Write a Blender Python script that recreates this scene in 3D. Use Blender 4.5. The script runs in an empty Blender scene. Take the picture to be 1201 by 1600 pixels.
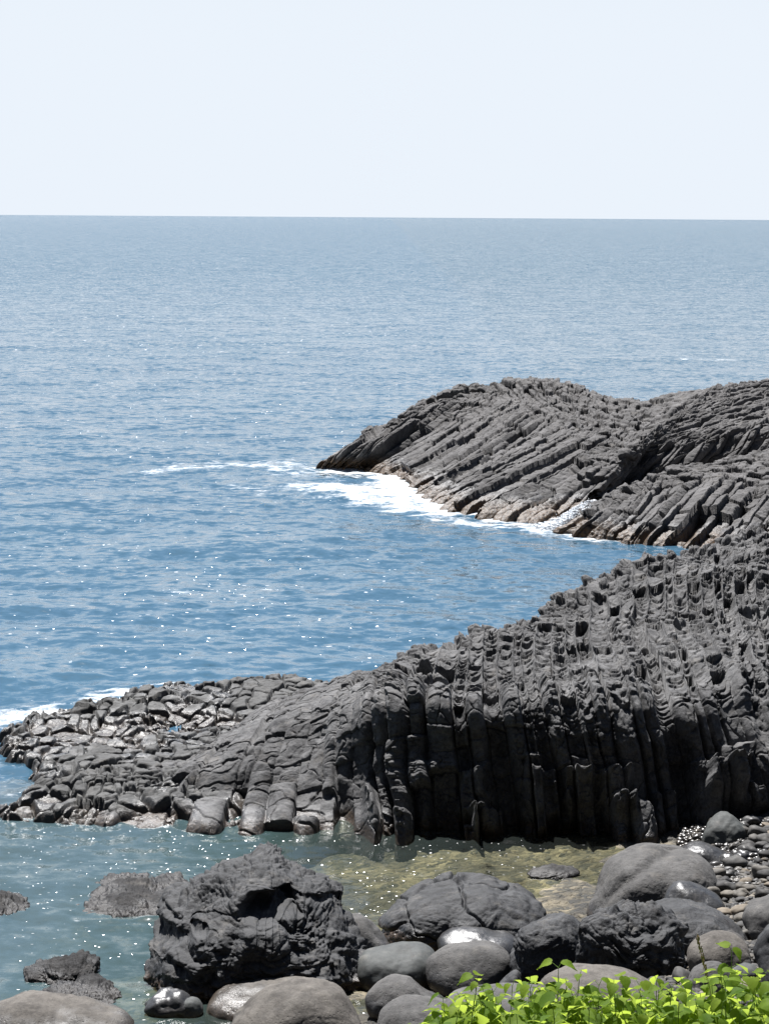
import bpy, math, random
import numpy as np
from mathutils import Vector, Matrix

# ---------------------------------------------------------------- camera, world, sun
SC = bpy.context.scene
COL = SC.collection
HC, FPX, PITCH, ROLL = 14.0, 3300.0, math.radians(8.0), math.radians(0.38)
cam_d = bpy.data.cameras.new('camera')
cam = bpy.data.objects.new('camera', cam_d)
COL.objects.link(cam)
cam_d.sensor_fit = 'VERTICAL'
cam_d.sensor_height = 24.0
cam_d.lens = 24.0 * FPX / 1600.0
cam_d.clip_start = 0.1
cam_d.clip_end = 40000
CAM_M = Matrix.Rotation(math.pi / 2 - PITCH, 4, 'X') @ Matrix.Rotation(ROLL, 4, 'Z')
CAM_M.translation = Vector((0, 0, HC))
cam.matrix_world = CAM_M
SC.camera = cam
CR = np.array(CAM_M.to_3x3())

SUN_EL, SUN_AZ = math.radians(57), math.radians(-15)     # azimuth from the view axis, + = right
world = bpy.data.worlds.new('World')
SC.world = world
world.use_nodes = True
wn = world.node_tree
bg = wn.nodes['Background']
sky = wn.nodes.new('ShaderNodeTexSky')
sky.sky_type = 'NISHITA'
sky.sun_disc = False
sky.sun_elevation = SUN_EL
sky.sun_rotation = SUN_AZ
sky.air_density = 1.0
sky.dust_density = 0.6
sky.ozone_density = 2.0
# bright sea haze low over the horizon, clear blue higher up
_tc = wn.nodes.new('ShaderNodeTexCoord')
_sx = wn.nodes.new('ShaderNodeSeparateXYZ'); wn.links.new(_tc.outputs['Generated'], _sx.inputs[0])
_mr = wn.nodes.new('ShaderNodeMapRange'); wn.links.new(_sx.outputs[2], _mr.inputs[0])
_mr.interpolation_type = 'SMOOTHSTEP'
_mr.inputs[1].default_value = 0.07; _mr.inputs[2].default_value = 0.34
_mr.inputs[3].default_value = 1.0; _mr.inputs[4].default_value = 0.05
_mx = wn.nodes.new('ShaderNodeMix'); _mx.data_type = 'RGBA'
wn.links.new(_mr.outputs[0], _mx.inputs[0]); wn.links.new(sky.outputs[0], _mx.inputs[6])
_mx.inputs[7].default_value = (8.3, 8.95, 9.75, 1)
# the haze scatters forward: bright towards the sun, dim with one's back to it
_fw = wn.nodes.new('ShaderNodeMapRange'); wn.links.new(_sx.outputs[1], _fw.inputs[0])
_fw.interpolation_type = 'SMOOTHSTEP'
_fw.inputs[1].default_value = -0.5; _fw.inputs[2].default_value = 0.7
_fw.inputs[3].default_value = 0.15; _fw.inputs[4].default_value = 1.0
_m2 = wn.nodes.new('ShaderNodeMix'); _m2.data_type = 'RGBA'; _m2.blend_type = 'MULTIPLY'; _m2.inputs[0].default_value = 1.0
wn.links.new(_mx.outputs[2], _m2.inputs[6]); wn.links.new(_fw.outputs[0], _m2.inputs[7])
wn.links.new(_m2.outputs[2], bg.inputs[0])
bg.inputs[1].default_value = 0.05
sun_d = bpy.data.lights.new('sun', 'SUN')
sun = bpy.data.objects.new('sun', sun_d)
COL.objects.link(sun)
sun_d.energy = 5.0
sun_d.angle = math.radians(0.5)
sun_d.color = (1.0, 0.98, 0.965)
sdir = Vector((math.sin(SUN_AZ) * math.cos(SUN_EL), math.cos(SUN_AZ) * math.cos(SUN_EL), math.sin(SUN_EL)))
sun.rotation_euler = sdir.to_track_quat('Z', 'Y').to_euler()
sun.location = (0, 30, 40)
SC.view_settings.view_transform = 'Standard'
SC.view_settings.look = 'None'
SC.view_settings.exposure = 1.0
SC.view_settings.gamma = 1.0
SC.render.engine = 'CYCLES'
SC.cycles.max_bounces = 6
SC.cycles.transparent_max_bounces = 12
SC.cycles.caustics_reflective = False
SC.cycles.caustics_refractive = False

# ---------------------------------------------------------------- helpers
def ray(px, py):
    px = np.asarray(px, float); py = np.asarray(py, float)
    d = np.stack([(px - 600.5) / FPX, -(py - 800.0) / FPX, -np.ones_like(px)], -1)
    return d @ CR.T
def at_y(px, py, Y):
    d = ray(px, py)
    return np.array([0, 0, HC]) + d * (np.asarray(Y, float) / d[..., 1])[..., None]
def at_z(px, py, z=0.0):
    d = ray(px, py)
    return np.array([0, 0, HC]) + d * ((z - HC) / d[..., 2])[..., None]

def hsh(*a):
    h = np.zeros(np.broadcast(*a).shape, dtype=np.uint32) + np.uint32(2166136261)
    for q in a:
        h = (h ^ np.asarray(q).astype(np.int64).astype(np.uint32)) * np.uint32(16777619)
        h = h ^ (h >> np.uint32(13)); h = h * np.uint32(0x5bd1e995); h = h ^ (h >> np.uint32(15))
    return (h & np.uint32(0xffffff)).astype(np.float64) / float(0xffffff)
def vnoise(x, y, z, seed=0):
    xi, yi, zi = np.floor(x), np.floor(y), np.floor(z)
    fx, fy, fz = x - xi, y - yi, z - zi
    ux, uy, uz = [f * f * f * (f * (f * 6 - 15) + 10) for f in (fx, fy, fz)]
    xi, yi, zi = xi.astype(np.int64), yi.astype(np.int64), zi.astype(np.int64)
    def g(a, b, c): return hsh(xi + a, yi + b, zi + c, np.int64(seed)) * 2 - 1
    def L(a, b, t): return a + (b - a) * t
    return L(L(L(g(0,0,0), g(1,0,0), ux), L(g(0,1,0), g(1,1,0), ux), uy),
             L(L(g(0,0,1), g(1,0,1), ux), L(g(0,1,1), g(1,1,1), ux), uy), uz)
def fbm(x, y, z, octv=4, gain=0.5, seed=0, ridge=False):
    a, s = 1.0, 0.0
    x, y, z = np.broadcast_arrays(np.asarray(x, float), np.asarray(y, float), np.asarray(z, float))
    for i in range(octv):
        n = vnoise(x, y, z, seed + i * 17)
        if ridge: n = 1 - 2 * np.abs(n)
        s = s + a * n
        a *= gain
        x, y, z = x * 2.03 + 7.1, y * 2.03 + 3.3, z * 2.03 + 5.7
    return s
def voro2(u, v, seed=0, jit=0.85):
    ui, vi = np.floor(u).astype(np.int64), np.floor(v).astype(np.int64)
    f1 = np.full(u.shape, 9.0); f2 = np.full(u.shape, 9.0)
    cx = np.zeros(u.shape); cy = np.zeros(u.shape); ident = np.zeros(u.shape)
    for a in (-1, 0, 1):
        for b in (-1, 0, 1):
            gx, gy = ui + a, vi + b
            qx = gx + 0.5 + jit * (hsh(gx, gy, np.int64(seed)) - 0.5)
            qy = gy + 0.5 + jit * (hsh(gx, gy, np.int64(seed + 1)) - 0.5)
            d = np.hypot(u - qx, v - qy)
            m = d < f1
            f2 = np.where(m, f1, np.minimum(f2, d))
            f1 = np.where(m, d, f1)
            cx = np.where(m, qx, cx); cy = np.where(m, qy, cy)
            ident = np.where(m, hsh(gx, gy, np.int64(seed + 2)), ident)
    return f1, f2, ident, cx, cy
def sstep(a, b, x):
    t = np.clip((x - a) / (b - a), 0, 1)
    return t * t * (3 - 2 * t)
def rnd01(x, k): return (x * k) % 1.0

def mk_obj(name, me, parent=None, mat=None, **props):
    o = bpy.data.objects.new(name, me)
    COL.objects.link(o)
    if parent is not None: o.parent = parent
    if mat is not None: me.materials.append(mat)
    for k, v in props.items(): o[k] = v
    return o
def mesh_np(name, co, faces, smooth=True, attrs=None):
    me = bpy.data.meshes.new(name)
    faces = np.asarray(faces)
    n, k = faces.shape
    me.vertices.add(len(co)); me.vertices.foreach_set('co', np.ascontiguousarray(co, dtype=np.float32).ravel())
    me.loops.add(n * k); me.loops.foreach_set('vertex_index', faces.astype(np.int32).ravel())
    me.polygons.add(n)
    me.polygons.foreach_set('loop_start', np.arange(0, n * k, k, dtype=np.int32))
    me.polygons.foreach_set('loop_total', np.full(n, k, dtype=np.int32))
    me.polygons.foreach_set('use_smooth', np.full(n, smooth, dtype=bool))
    for a, val in (attrs or {}).items():
        at = me.attributes.new(a, 'FLOAT', 'POINT')
        at.data.foreach_set('value', np.ascontiguousarray(val, dtype=np.float32).ravel())
    me.update(calc_edges=True)
    me.validate()
    return me
def grid_faces(ny, nx, off=0):
    i = np.arange(ny * nx).reshape(ny, nx) + off
    return np.stack([i[:-1, :-1], i[:-1, 1:], i[1:, 1:], i[1:, :-1]], -1).reshape(-1, 4)
def grid_normals(P):
    du = np.gradient(P, axis=1); dv = np.gradient(P, axis=0)
    n = np.cross(du, dv)
    return n / np.maximum(np.linalg.norm(n, axis=-1, keepdims=True), 1e-9)

def crom(P, t):
    """Catmull-Rom through P (K,...,3) at parameters t in [0,K-1]"""
    K = len(P)
    i = np.clip(np.floor(t).astype(int), 0, K - 2)
    f = (t - i).reshape((-1,) + (1,) * (P.ndim - 1))
    p0 = P[np.maximum(i - 1, 0)]; p1 = P[i]; p2 = P[i + 1]; p3 = P[np.minimum(i + 2, K - 1)]
    return 0.5 * ((2 * p1) + (-p0 + p2) * f + (2*p0 - 5*p1 + 4*p2 - p3) * f**2 + (-p0 + 3*p1 - 3*p2 + p3) * f**3)
def loft(stations, nx, ny, tpow=None):
    """stations: list of lists of world points. returns (ny,nx,3), S metres, T metres, station param, profile param"""
    S = np.array(stations, float)              # K,M,3
    K, M, _ = S.shape
    # even-out by arc length at the middle of the profile
    ks = np.linspace(0, K - 1, 400)
    mid = crom(S, ks)[:, M // 2]
    arc = np.concatenate([[0], np.cumsum(np.linalg.norm(np.diff(mid, axis=0), axis=1))])
    sp = np.interp(np.linspace(0, arc[-1], nx), arc, ks)
    A = crom(S, sp)                            # nx,M,3
    A = np.swapaxes(A, 0, 1)                   # M,nx,3
    ts = np.linspace(0, M - 1, 300)
    pr = crom(A, ts)[:, nx // 2]
    dist = pr - np.array([0, 0, HC])
    seg = np.linalg.norm(np.diff(pr, axis=0), axis=1)
    if tpow is not None: seg = seg * tpow((ts[1:] + ts[:-1]) / 2)
    arct = np.concatenate([[0], np.cumsum(seg)])
    tp = np.interp(np.linspace(0, arct[-1], ny), arct, ts)
    P = crom(A, tp)                            # ny,nx,3
    sm = np.interp(sp, ks, arc)
    tm = np.concatenate([np.zeros((1, nx)), np.cumsum(np.linalg.norm(np.diff(P, axis=0), axis=2), axis=0)])
    return P, np.broadcast_to(sm, (ny, nx)), tm, np.broadcast_to(sp, (ny, nx)), np.broadcast_to(tp[:, None], (ny, nx))

# ---------------------------------------------------------------- materials
def new_mat(name):
    m = bpy.data.materials.new(name); m.use_nodes = True
    nt = m.node_tree; nt.nodes.clear()
    out = nt.nodes.new('ShaderNodeOutputMaterial')
    return m, nt, out
class NB:
    def __init__(s, nt): s.nt = nt
    def n(s, t, ins=None, **kw):
        nd = s.nt.nodes.new(t)
        for k, v in kw.items(): setattr(nd, k, v)
        for k, v in (ins or {}).items():
            if hasattr(v, 'is_output') and v.is_output: s.nt.links.new(v, nd.inputs[k])
            else: nd.inputs[k].default_value = v
        return nd
    def math(s, op, a, b=0.0, clamp=False):
        return s.n('ShaderNodeMath', {0: a, 1: b}, operation=op, use_clamp=clamp).outputs[0]
    def ramp(s, fac, stops):
        r = s.n('ShaderNodeValToRGB', {0: fac})
        e = r.color_ramp.elements
        while len(e) < len(stops): e.new(0.5)
        for x, (p, c) in zip(e, stops):
            x.position = p
            x.color = (c, c, c, 1) if isinstance(c, (int, float)) else tuple(c) + (1,)
        return r.outputs[0]
    def mix(s, f, a, b, bt='MIX'):
        m = s.n('ShaderNodeMix', data_type='RGBA', blend_type=bt)
        for k, v in ((0, f), (6, a), (7, b)):
            if hasattr(v, 'is_output'): s.nt.links.new(v, m.inputs[k])
            else: m.inputs[k].default_value = v if k == 0 else tuple(v) + (1,) * (4 - len(v))
        return m.outputs[2]
    def noise(s, vec, scale, detail=4, rough=0.55, col=False):
        nd = s.n('ShaderNodeTexNoise', {'Vector': vec, 'Scale': scale, 'Detail': detail, 'Roughness': rough})
        return nd.outputs[1 if col else 0]

def rock_mat(name, c_lo, c_hi, scale=1.0, rough=0.8, wet_z=0.25, brown=0.6, bump=0.5, pit=0.0, wet_all=0.0, rnd=False, wr=0.32, spec=0.22, patch=0.0):
    """basalt: mottled grey, speckled, wet and stained brown in the splash zone near the water"""
    m, nt, out = new_mat(name); b = NB(nt)
    geo = b.n('ShaderNodeNewGeometry'); pos = geo.outputs['Position']
    z = b.n('ShaderNodeSeparateXYZ', {0: pos}).outputs[2]
    n1 = b.noise(pos, 0.9 * scale, 6, 0.6)
    n2 = b.noise(pos, 14 * scale, 5, 0.65)
    n3 = b.noise(pos, 70 * scale, 2, 0.6)
    n4 = b.noise(pos, 4.0 * scale, 5, 0.65)
    t = b.math('ADD', b.math('MULTIPLY', n1, 0.4), b.math('ADD', b.math('MULTIPLY', n2, 0.3), b.math('MULTIPLY', n4, 0.3)))
    base = b.mix(b.ramp(t, [(0.38, 0.0), (0.62, 1.0)]), c_lo, c_hi)
    spk = b.ramp(n3, [(0.35, 0.72), (0.5, 1.0), (0.7, 1.12)])
    base = b.mix(0.8, base, spk, 'MULTIPLY')
    # pale salt, rust and dark crust in patches of their own
    pn = b.noise(pos, 2.2, 6, 0.7)
    base = b.mix(b.ramp(pn, [(0.55, 0.0), (0.68, 0.40)]), base, (0.20, 0.185, 0.165))
    base = b.mix(b.ramp(b.noise(b.n('ShaderNodeVectorMath', {0: pos, 1: (11.0, 5.0, 3.0)}, operation='ADD').outputs[0], 1.4, 7, 0.72), [(0.56, 0.0), (0.66, 0.55)]), base, (0.030, 0.027, 0.025))
    if rnd:
        rr = b.math('FRACT', b.math('ADD', b.n('ShaderNodeObjectInfo').outputs['Random'], geo.outputs['Random Per Island']))
        base = b.mix(1.0, base, b.ramp(rr, [(0.0, (.45, .45, .47)), (.6, (1, 1, 1)), (.9, (1.6, 1.5, 1.35)), (1.0, (2.4, 2.2, 1.9))]), 'MULTIPLY')
    # wetness from height above the water, ragged edge
    wj = b.math('MULTIPLY', b.math('SUBTRACT', b.noise(pos, 1.3, 4), 0.5), 0.9)
    zz = b.math('ADD', z, wj)
    wet = b.n('ShaderNodeMapRange', {0: zz, 1: wet_z + 0.12, 2: wet_z - 0.06, 3: 0.0, 4: 1.0}, clamp=True).outputs[0]
    wet = b.math('MAXIMUM', wet, wet_all)
    alg = b.n('ShaderNodeMapRange', {0: b.math('ADD', z, b.math('MULTIPLY', wj, 0.45)), 1: wet_z * 0.9, 2: wet_z * 0.45, 3: 0.0, 4: brown}, clamp=True).outputs[0]
    base = b.mix(b.math('MULTIPLY', wet, 0.42), base, (0.012, 0.012, 0.013))
    base = b.mix(b.math('MULTIPLY', alg, b.ramp(n2, [(0.4, 0.25), (0.6, 1.0)])), base, (0.095, 0.052, 0.018))
    r = b.n('ShaderNodeMapRange', {0: wet, 1: 0.0, 2: 1.0, 3: rough, 4: wr}).outputs[0]
    r = b.math('ADD', r, b.math('MULTIPLY', b.math('SUBTRACT', n2, 0.5), 0.35))
    hgt = b.math('ADD', b.math('ADD', b.math('MULTIPLY', n2, 0.6), b.math('MULTIPLY', n4, 0.5)), b.math('MULTIPLY', n3, 0.25))
    if pit > 0:
        vz = b.n('ShaderNodeTexVoronoi', {'Vector': pos, 'Scale': 9 * scale}).outputs[0]
        hgt = b.math('SUBTRACT', hgt, b.math('MULTIPLY', b.ramp(vz, [(0.0, 1.0), (0.28, 0.0)]), pit))
    bp = b.n('ShaderNodeBump', {'Height': hgt, 'Strength': bump, 'Distance': 0.035 / scale})
    p = b.n('ShaderNodeBsdfPrincipled', {'Base Color': base, 'Roughness': r, 'Normal': bp.outputs[0], 'Specular IOR Level': b.math('ADD', spec, b.math('MULTIPLY', wet, spec * .7))})
    nt.links.new(p.outputs[0], out.inputs[0])
    return m

M_CLIFF = rock_mat('weathered_basalt', (0.032, 0.032, 0.034), (0.195, 0.193, 0.193), 1.0, 0.85, 0.28, 0.5, 0.9)
M_HEAD = rock_mat('sunbleached_basalt', (0.050, 0.048, 0.048), (0.175, 0.170, 0.169), 0.7, 0.85, 0.80, 1.0, 0.9, wr=0.5)
M_PLAT = rock_mat('wave_worn_basalt', (0.038, 0.038, 0.038), (0.140, 0.140, 0.137), 1.2, 0.75, 0.34, 0.35, 0.9)
M_CRAG = rock_mat('rough_black_basalt', (0.022, 0.023, 0.025), (0.078, 0.079, 0.082), 1.6, 0.7, 0.22, 0.6, 0.8)
M_WETR = rock_mat('wet_barnacled_basalt', (0.014, 0.014, 0.015), (0.050, 0.048, 0.047), 2.0, 0.85, 0.10, 0.08, 0.9, wet_all=0.3, wr=0.45, spec=0.12)
M_SMOOTH = rock_mat('smooth_grey_basalt', (0.060, 0.059, 0.058), (0.150, 0.145, 0.140), 1.5, 0.85, 0.30, 0.3, 0.6, pit=0.5)
M_BROWN = rock_mat('smooth_brownish_basalt', (0.068, 0.062, 0.056), (0.175, 0.160, 0.142), 1.5, 0.85, 0.30, 0.3, 0.6, pit=0.5)
M_DARKSM = rock_mat('smooth_dark_basalt', (0.055, 0.060, 0.060), (0.105, 0.110, 0.106), 1.8, 0.7, 0.2, 0.3, 0.22, pit=0.15)
M_GLOSS = rock_mat('wet_smooth_basalt', (0.045, 0.045, 0.048), (0.10, 0.10, 0.10), 1.8, 0.5, 0.2, 0.1, 0.4, wet_all=0.95, wr=0.34, spec=.22)
M_PEB = rock_mat('pebble_stone', (0.045, 0.045, 0.045), (0.13, 0.125, 0.115), 2.5, 0.7, 0.55, 0.1, 0.2, rnd=True)
M_PEBT = rock_mat('tan_pebble_stone', (0.12, 0.10, 0.075), (0.24, 0.20, 0.15), 2.5, 0.7, 0.3, 0.1, 0.2)

def ground_mat():
    m, nt, out = new_mat('seabed_and_shingle'); b = NB(nt)
    geo = b.n('ShaderNodeNewGeometry'); pos = geo.outputs['Position']
    wv = b.n('ShaderNodeVectorMath', {0: b.noise(pos, 1.7, 4, .6, col=True)}, operation='SCALE'); wv.inputs['Scale'].default_value = .8
    wp = b.n('ShaderNodeVectorMath', {0: pos, 1: wv.outputs[0]}, operation='ADD').outputs[0]
    vo = b.n('ShaderNodeTexVoronoi', {'Vector': wp, 'Scale': 6.5})
    vo2 = b.n('ShaderNodeTexVoronoi', {'Vector': pos, 'Scale': 1.6})
    c = b.n('ShaderNodeSeparateColor', {0: vo.outputs[1]}).outputs[0]
    base = b.ramp(c, [(0.0, (0.045, 0.045, 0.035)), (0.5, (0.14, 0.12, 0.075)), (1.0, (0.30, 0.25, 0.16))])
    zg = b.n('ShaderNodeSeparateXYZ', {0: pos}).outputs[2]
    base = b.mix(b.n('ShaderNodeMapRange', {0: zg, 1: -.05, 2: .12}, clamp=True).outputs[0], base, (0.022, 0.021, 0.020))
    dark = b.ramp(b.noise(pos, 0.55, 5, 0.6), [(0.42, 0.35), (0.6, 1.0)])
    base = b.mix(1.0, base, dark, 'MULTIPLY')
    hgt = b.math('MULTIPLY', vo.outputs[0], -1.0)
    bp = b.n('ShaderNodeBump', {'Height': hgt, 'Strength': 0.8, 'Distance': 0.08})
    p = b.n('ShaderNodeBsdfPrincipled', {'Base Color': base, 'Roughness': 0.8, 'Normal': bp.outputs[0]})
    nt.links.new(p.outputs[0], out.inputs[0])
    return m
M_GROUND = ground_mat()

def water_mat():
    m, nt, out = new_mat('sea_water'); b = NB(nt)
    geo = b.n('ShaderNodeNewGeometry'); pos = geo.outputs['Position']
    A = lambda nm: b.n('ShaderNodeAttribute', attribute_name=nm).outputs['Fac']
    depth, foam, chop = A('depth'), A('foam'), A('chop')
    # small-scale wave slopes (ripples too fine for the mesh)
    mp = b.n('ShaderNodeMapping', {'Vector': pos, 'Scale': (0.75, 1.0, 1.0)}).outputs[0]
    c1 = b.noise(mp, 2.2, 7, 0.62, col=True)
    c2 = b.noise(mp, 0.45, 3, 0.5, col=True)
    v1 = b.n('ShaderNodeVectorMath', {0: c1, 1: (0.5, 0.5, 0.5)}, operation='SUBTRACT').outputs[0]
    v2 = b.n('ShaderNodeVectorMath', {0: c2, 1: (0.5, 0.5, 0.5)}, operation='SUBTRACT').outputs[0]
    l2 = b.n('ShaderNodeVectorMath', {0: v1, 1: v1}, operation='DOT_PRODUCT').outputs['Value']
    gain = b.math('ADD', 1.35, b.math('MULTIPLY', l2, 14.0))
    v1 = b.n('ShaderNodeVectorMath', {0: v1, 1: (1.0, 1.0, 0.0)}, operation='MULTIPLY').outputs[0]
    v1s = b.n('ShaderNodeVectorMath', {0: v1}, operation='SCALE'); nt.links.new(gain, v1s.inputs['Scale']); v1 = v1s.outputs[0]
    v2 = b.n('ShaderNodeVectorMath', {0: v2, 1: (0.45, 0.45, 0.0)}, operation='MULTIPLY').outputs[0]
    sl = b.n('ShaderNodeVectorMath', {0: v1, 1: v2}, operation='ADD').outputs[0]
    sc = b.n('ShaderNodeVectorMath', {0: sl}, operation='SCALE'); nt.links.new(chop, sc.inputs['Scale'])
    nn = b.n('ShaderNodeVectorMath', {0: geo.outputs['Normal'], 1: sc.outputs[0]}, operation='ADD').outputs[0]
    nn = b.n('ShaderNodeVectorMath', {0: nn}, operation='NORMALIZE').outputs[0]
    # seen at a glancing angle mostly the near faces of the waves show, which mirror less than a flat sea would
    sc2 = b.n('ShaderNodeVectorMath', {0: sl}, operation='SCALE'); far = b.n('ShaderNodeMapRange', {0: chop, 1: 0.55, 2: 0.85, 3: 0.0, 4: 1.0}, clamp=True).outputs[0]; nt.links.new(b.math('MULTIPLY', chop, b.math('ADD', 1.15, b.math('MULTIPLY', far, 0.55))), sc2.inputs['Scale'])
    nf = b.n('ShaderNodeVectorMath', {0: geo.outputs['Normal'], 1: sc2.outputs[0]}, operation='ADD').outputs[0]
    bi = b.n('ShaderNodeVectorMath', {0: (0.0, -1.0, 0.0)}, operation='SCALE'); nt.links.new(b.math('ADD', 0.03, b.math('MULTIPLY', far, 0.13)), bi.inputs['Scale'])
    nf = b.n('ShaderNodeVectorMath', {0: nf, 1: bi.outputs[0]}, operation='ADD').outputs[0]
    nf = b.n('ShaderNodeVectorMath', {0: nf}, operation='NORMALIZE').outputs[0]
    fres = b.n('ShaderNodeFresnel', {'IOR': 1.33, 'Normal': nf}).outputs[0]
    # body colour of the water by depth
    body = b.ramp(b.math('DIVIDE', depth, 4.0), [(0.0, (0.11, 0.11, 0.08)), (0.18, (0.080, 0.135, 0.120)), (0.4, (0.074, 0.112, 0.135)), (1.0, (0.044, 0.106, 0.162))])
    big = b.noise(pos, 0.035, 4, 0.6)
    body = b.mix(b.ramp(big, [(0.35, 0.0), (0.65, 0.25)]), body, (0.034, 0.084, 0.142))
    dif = b.n('ShaderNodeBsdfDiffuse', {'Color': body, 'Normal': nn}).outputs[0]
    tr = b.n('ShaderNodeBsdfTransparent', {'Color': (0.88, 0.90, 0.80, 1)}).outputs[0]
    opq = b.n('ShaderNodeMapRange', {0: depth, 1: 0.05, 2: 1.7, 3: 0.03, 4: 1.0}, clamp=True).outputs[0]
    mx = b.n('ShaderNodeMixShader', {0: opq, 1: tr, 2: dif}).outputs[0]
    gl = b.n('ShaderNodeBsdfGlossy', {'Color': (1, 1, 1, 1), 'Roughness': 0.10, 'Normal': nn}).outputs[0]
    wt = b.n('ShaderNodeMixShader', {0: fres, 1: mx, 2: gl}).outputs[0]
    # painted sun glints: scattered cells tilted to mirror the sun, larger with distance
    rng_ = b.n('ShaderNodeVectorMath', {0: pos}, operation='LENGTH').outputs['Value']
    patch = b.noise(pos, 0.09, 4, 0.7)
    gmask = None; gcol = None
    for sx_, sy_, r0, r1, r2, r3 in ((13, 34, 0, 1, 56, 66), (4.5, 9.0, 56, 66, 110, 130), (3.2, 2.6, 110, 130, 200, 230), (1.6, .8, 200, 230, 420, 560), (.8, .2, 420, 560, 1200, 1700), (.42, .04, 1200, 1700, 90000, 99999)):
        vz = b.n('ShaderNodeTexVoronoi', {'Vector': b.n('ShaderNodeMapping', {'Vector': pos, 'Scale': (sx_, sy_, 0.0)}).outputs[0], 'Scale': 1.0}, voronoi_dimensions='2D')
        cc = b.n('ShaderNodeSeparateColor', {0: vz.outputs[1]})
        thr = b.math('SUBTRACT', {13: 1.052, 4.5: 1.056, 3.2: 1.046}.get(sx_, 1.018), b.math('MULTIPLY', patch, 0.17))
        on = b.math('MULTIPLY', b.math('GREATER_THAN', cc.outputs[0], thr), b.math('LESS_THAN', vz.outputs[0], b.math('MULTIPLY', b.math('POWER', cc.outputs[1], 3.0), 0.55)))
        wgt = b.math('MULTIPLY', b.math('GREATER_THAN', rng_, (r0 + r1) / 2), b.math('LESS_THAN', rng_, (r2 + r3) / 2))
        on = b.math('MULTIPLY', on, wgt)
        dim = b.math("ADD", 0.10, b.math('POWER', cc.outputs[2], 3.0))
        od = b.math('MULTIPLY', on, dim, clamp=True)
        gmask = od if gmask is None else b.math('MAXIMUM', gmask, od)
        gv_ = b.n('ShaderNodeVectorMath', {0: vz.outputs[1]}, operation='SCALE'); nt.links.new(on, gv_.inputs['Scale'])
        gcol = gv_.outputs[0] if gcol is None else b.n('ShaderNodeVectorMath', {0: gcol, 1: gv_.outputs[0]}, operation='ADD').outputs[0]
    gn = b.n('ShaderNodeVectorMath', {0: gcol, 1: (.7, .5, .5)}, operation='SUBTRACT').outputs[0]
    gn = b.n('ShaderNodeVectorMath', {0: gn, 1: (0.25, 0.45, 0.0)}, operation='MULTIPLY').outputs[0]
    gn = b.n('ShaderNodeVectorMath', {0: gn, 1: (-0.14, -0.43, 1.0)}, operation='ADD').outputs[0]
    gn = b.n('ShaderNodeVectorMath', {0: gn}, operation='NORMALIZE').outputs[0]
    gg = b.n('ShaderNodeBsdfGlossy', {'Color': (.5, .5, .5, 1), 'Roughness': 0.22, 'Normal': gn}).outputs[0]
    wt = b.n('ShaderNodeMixShader', {0: b.math('MULTIPLY', gmask, .8), 1: wt, 2: gg}).outputs[0]
    fn = b.math('MULTIPLY', b.noise(b.n('ShaderNodeMapping', {'Vector': pos, 'Scale': (0.7, 1.0, 1.0)}).outputs[0], 1.3, 8, 0.74), 1.0)
    fthr = b.math('SUBTRACT', 1.0, foam)
    ff = b.n('ShaderNodeMapRange', {0: b.math('SUBTRACT', fn, b.math('ADD', b.math('MULTIPLY', fthr, 0.50), 0.34)), 1: 0.0, 2: 0.17, 3: 0.0, 4: 0.92}, clamp=True).outputs[0]
    ff = b.math('MULTIPLY', ff, b.math('GREATER_THAN', foam, 0.01))
    fd = b.n('ShaderNodeBsdfDiffuse', {'Color': (0.82, 0.85, 0.87, 1)}).outputs[0]
    fin = b.n('ShaderNodeMixShader', {0: b.math('MULTIPLY', ff, b.ramp(b.noise(pos, 5.0, 4, 0.7), [(0.36, 0.45), (0.56, 1.0)])), 1: wt, 2: fd}).outputs[0]
    nt.links.new(fin, out.inputs[0])
    return m
M_WATER = water_mat()

# ---------------------------------------------------------------- terrain (seabed, beach, slope below the viewpoint)
def shore_x(Y):
    # X of the waterline of the shingle beach on the right
    return np.interp(Y, [20, 33, 36, 39, 42, 45, 48, 60], [-7.0, -3.5, 0.6, 2.8, 4.2, 5.6, 6.6, 9.0])
def ground_z(X, Y):
    d = X - shore_x(Y)
    beach = np.where(d > 0, np.minimum(d * 0.16, 1.1), d * 0.06)
    beach = beach - np.clip(-1.0 - X, 0, 8) * 0.12 * np.clip((Y - 30) / 4, 0, 1)
    beach = np.maximum(beach, -1.3)
    deep = -np.clip((Y - 50) * 0.35, 0, 4.5)
    g = beach + deep
    bank = np.interp(Y, [0, 3, 8, 10.5, 12, 28, 32, 200], [12.3, 12.1, 10.0, 8.9, 8.2, 0.9, -6, -20])
    bank = np.where(bank > -5, bank, -20)
    g = np.maximum(g, bank)
    return g
def ground_full(X, Y):
    X, Y = np.asarray(X, float), np.asarray(Y, float)
    return ground_z(X, Y) + 0.10 * fbm(X * 0.5, Y * 0.5, 0 * X, 3, seed=3)
gx = np.concatenate([np.linspace(-400, -16, 30)[:-1], np.linspace(-16, 16, 380), np.linspace(16, 400, 30)[1:]])
gy = np.concatenate([np.linspace(-30, 25, 60)[:-1], np.linspace(25, 56, 360), np.linspace(56, 500, 60)[1:]])
GX, GY = np.meshgrid(gx, gy)
GZ = ground_z(GX, GY)
f1, f2, idn, _, _ = voro2(GX * 3.2, GY * 3.2, 5)
lump = np.sqrt(np.clip(1 - (f1 * 1.35) ** 2, 0, 1)) * (0.05 + 0.07 * idn)
near = (np.abs(GX) < 15.5) & (GY > 25.5) & (GY < 55.5)
GZ = GZ + np.where(near, lump - 0.06, 0) * np.where(GZ < 0, .45, 1) + 0.10 * fbm(GX * 0.5, GY * 0.5, 0 * GX, 3, seed=3)
ground = mk_obj('ground', mesh_np('ground', np.stack([GX, GY, GZ], -1).reshape(-1, 3), grid_faces(*GX.shape)), mat=M_GROUND, kind='structure')

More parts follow.
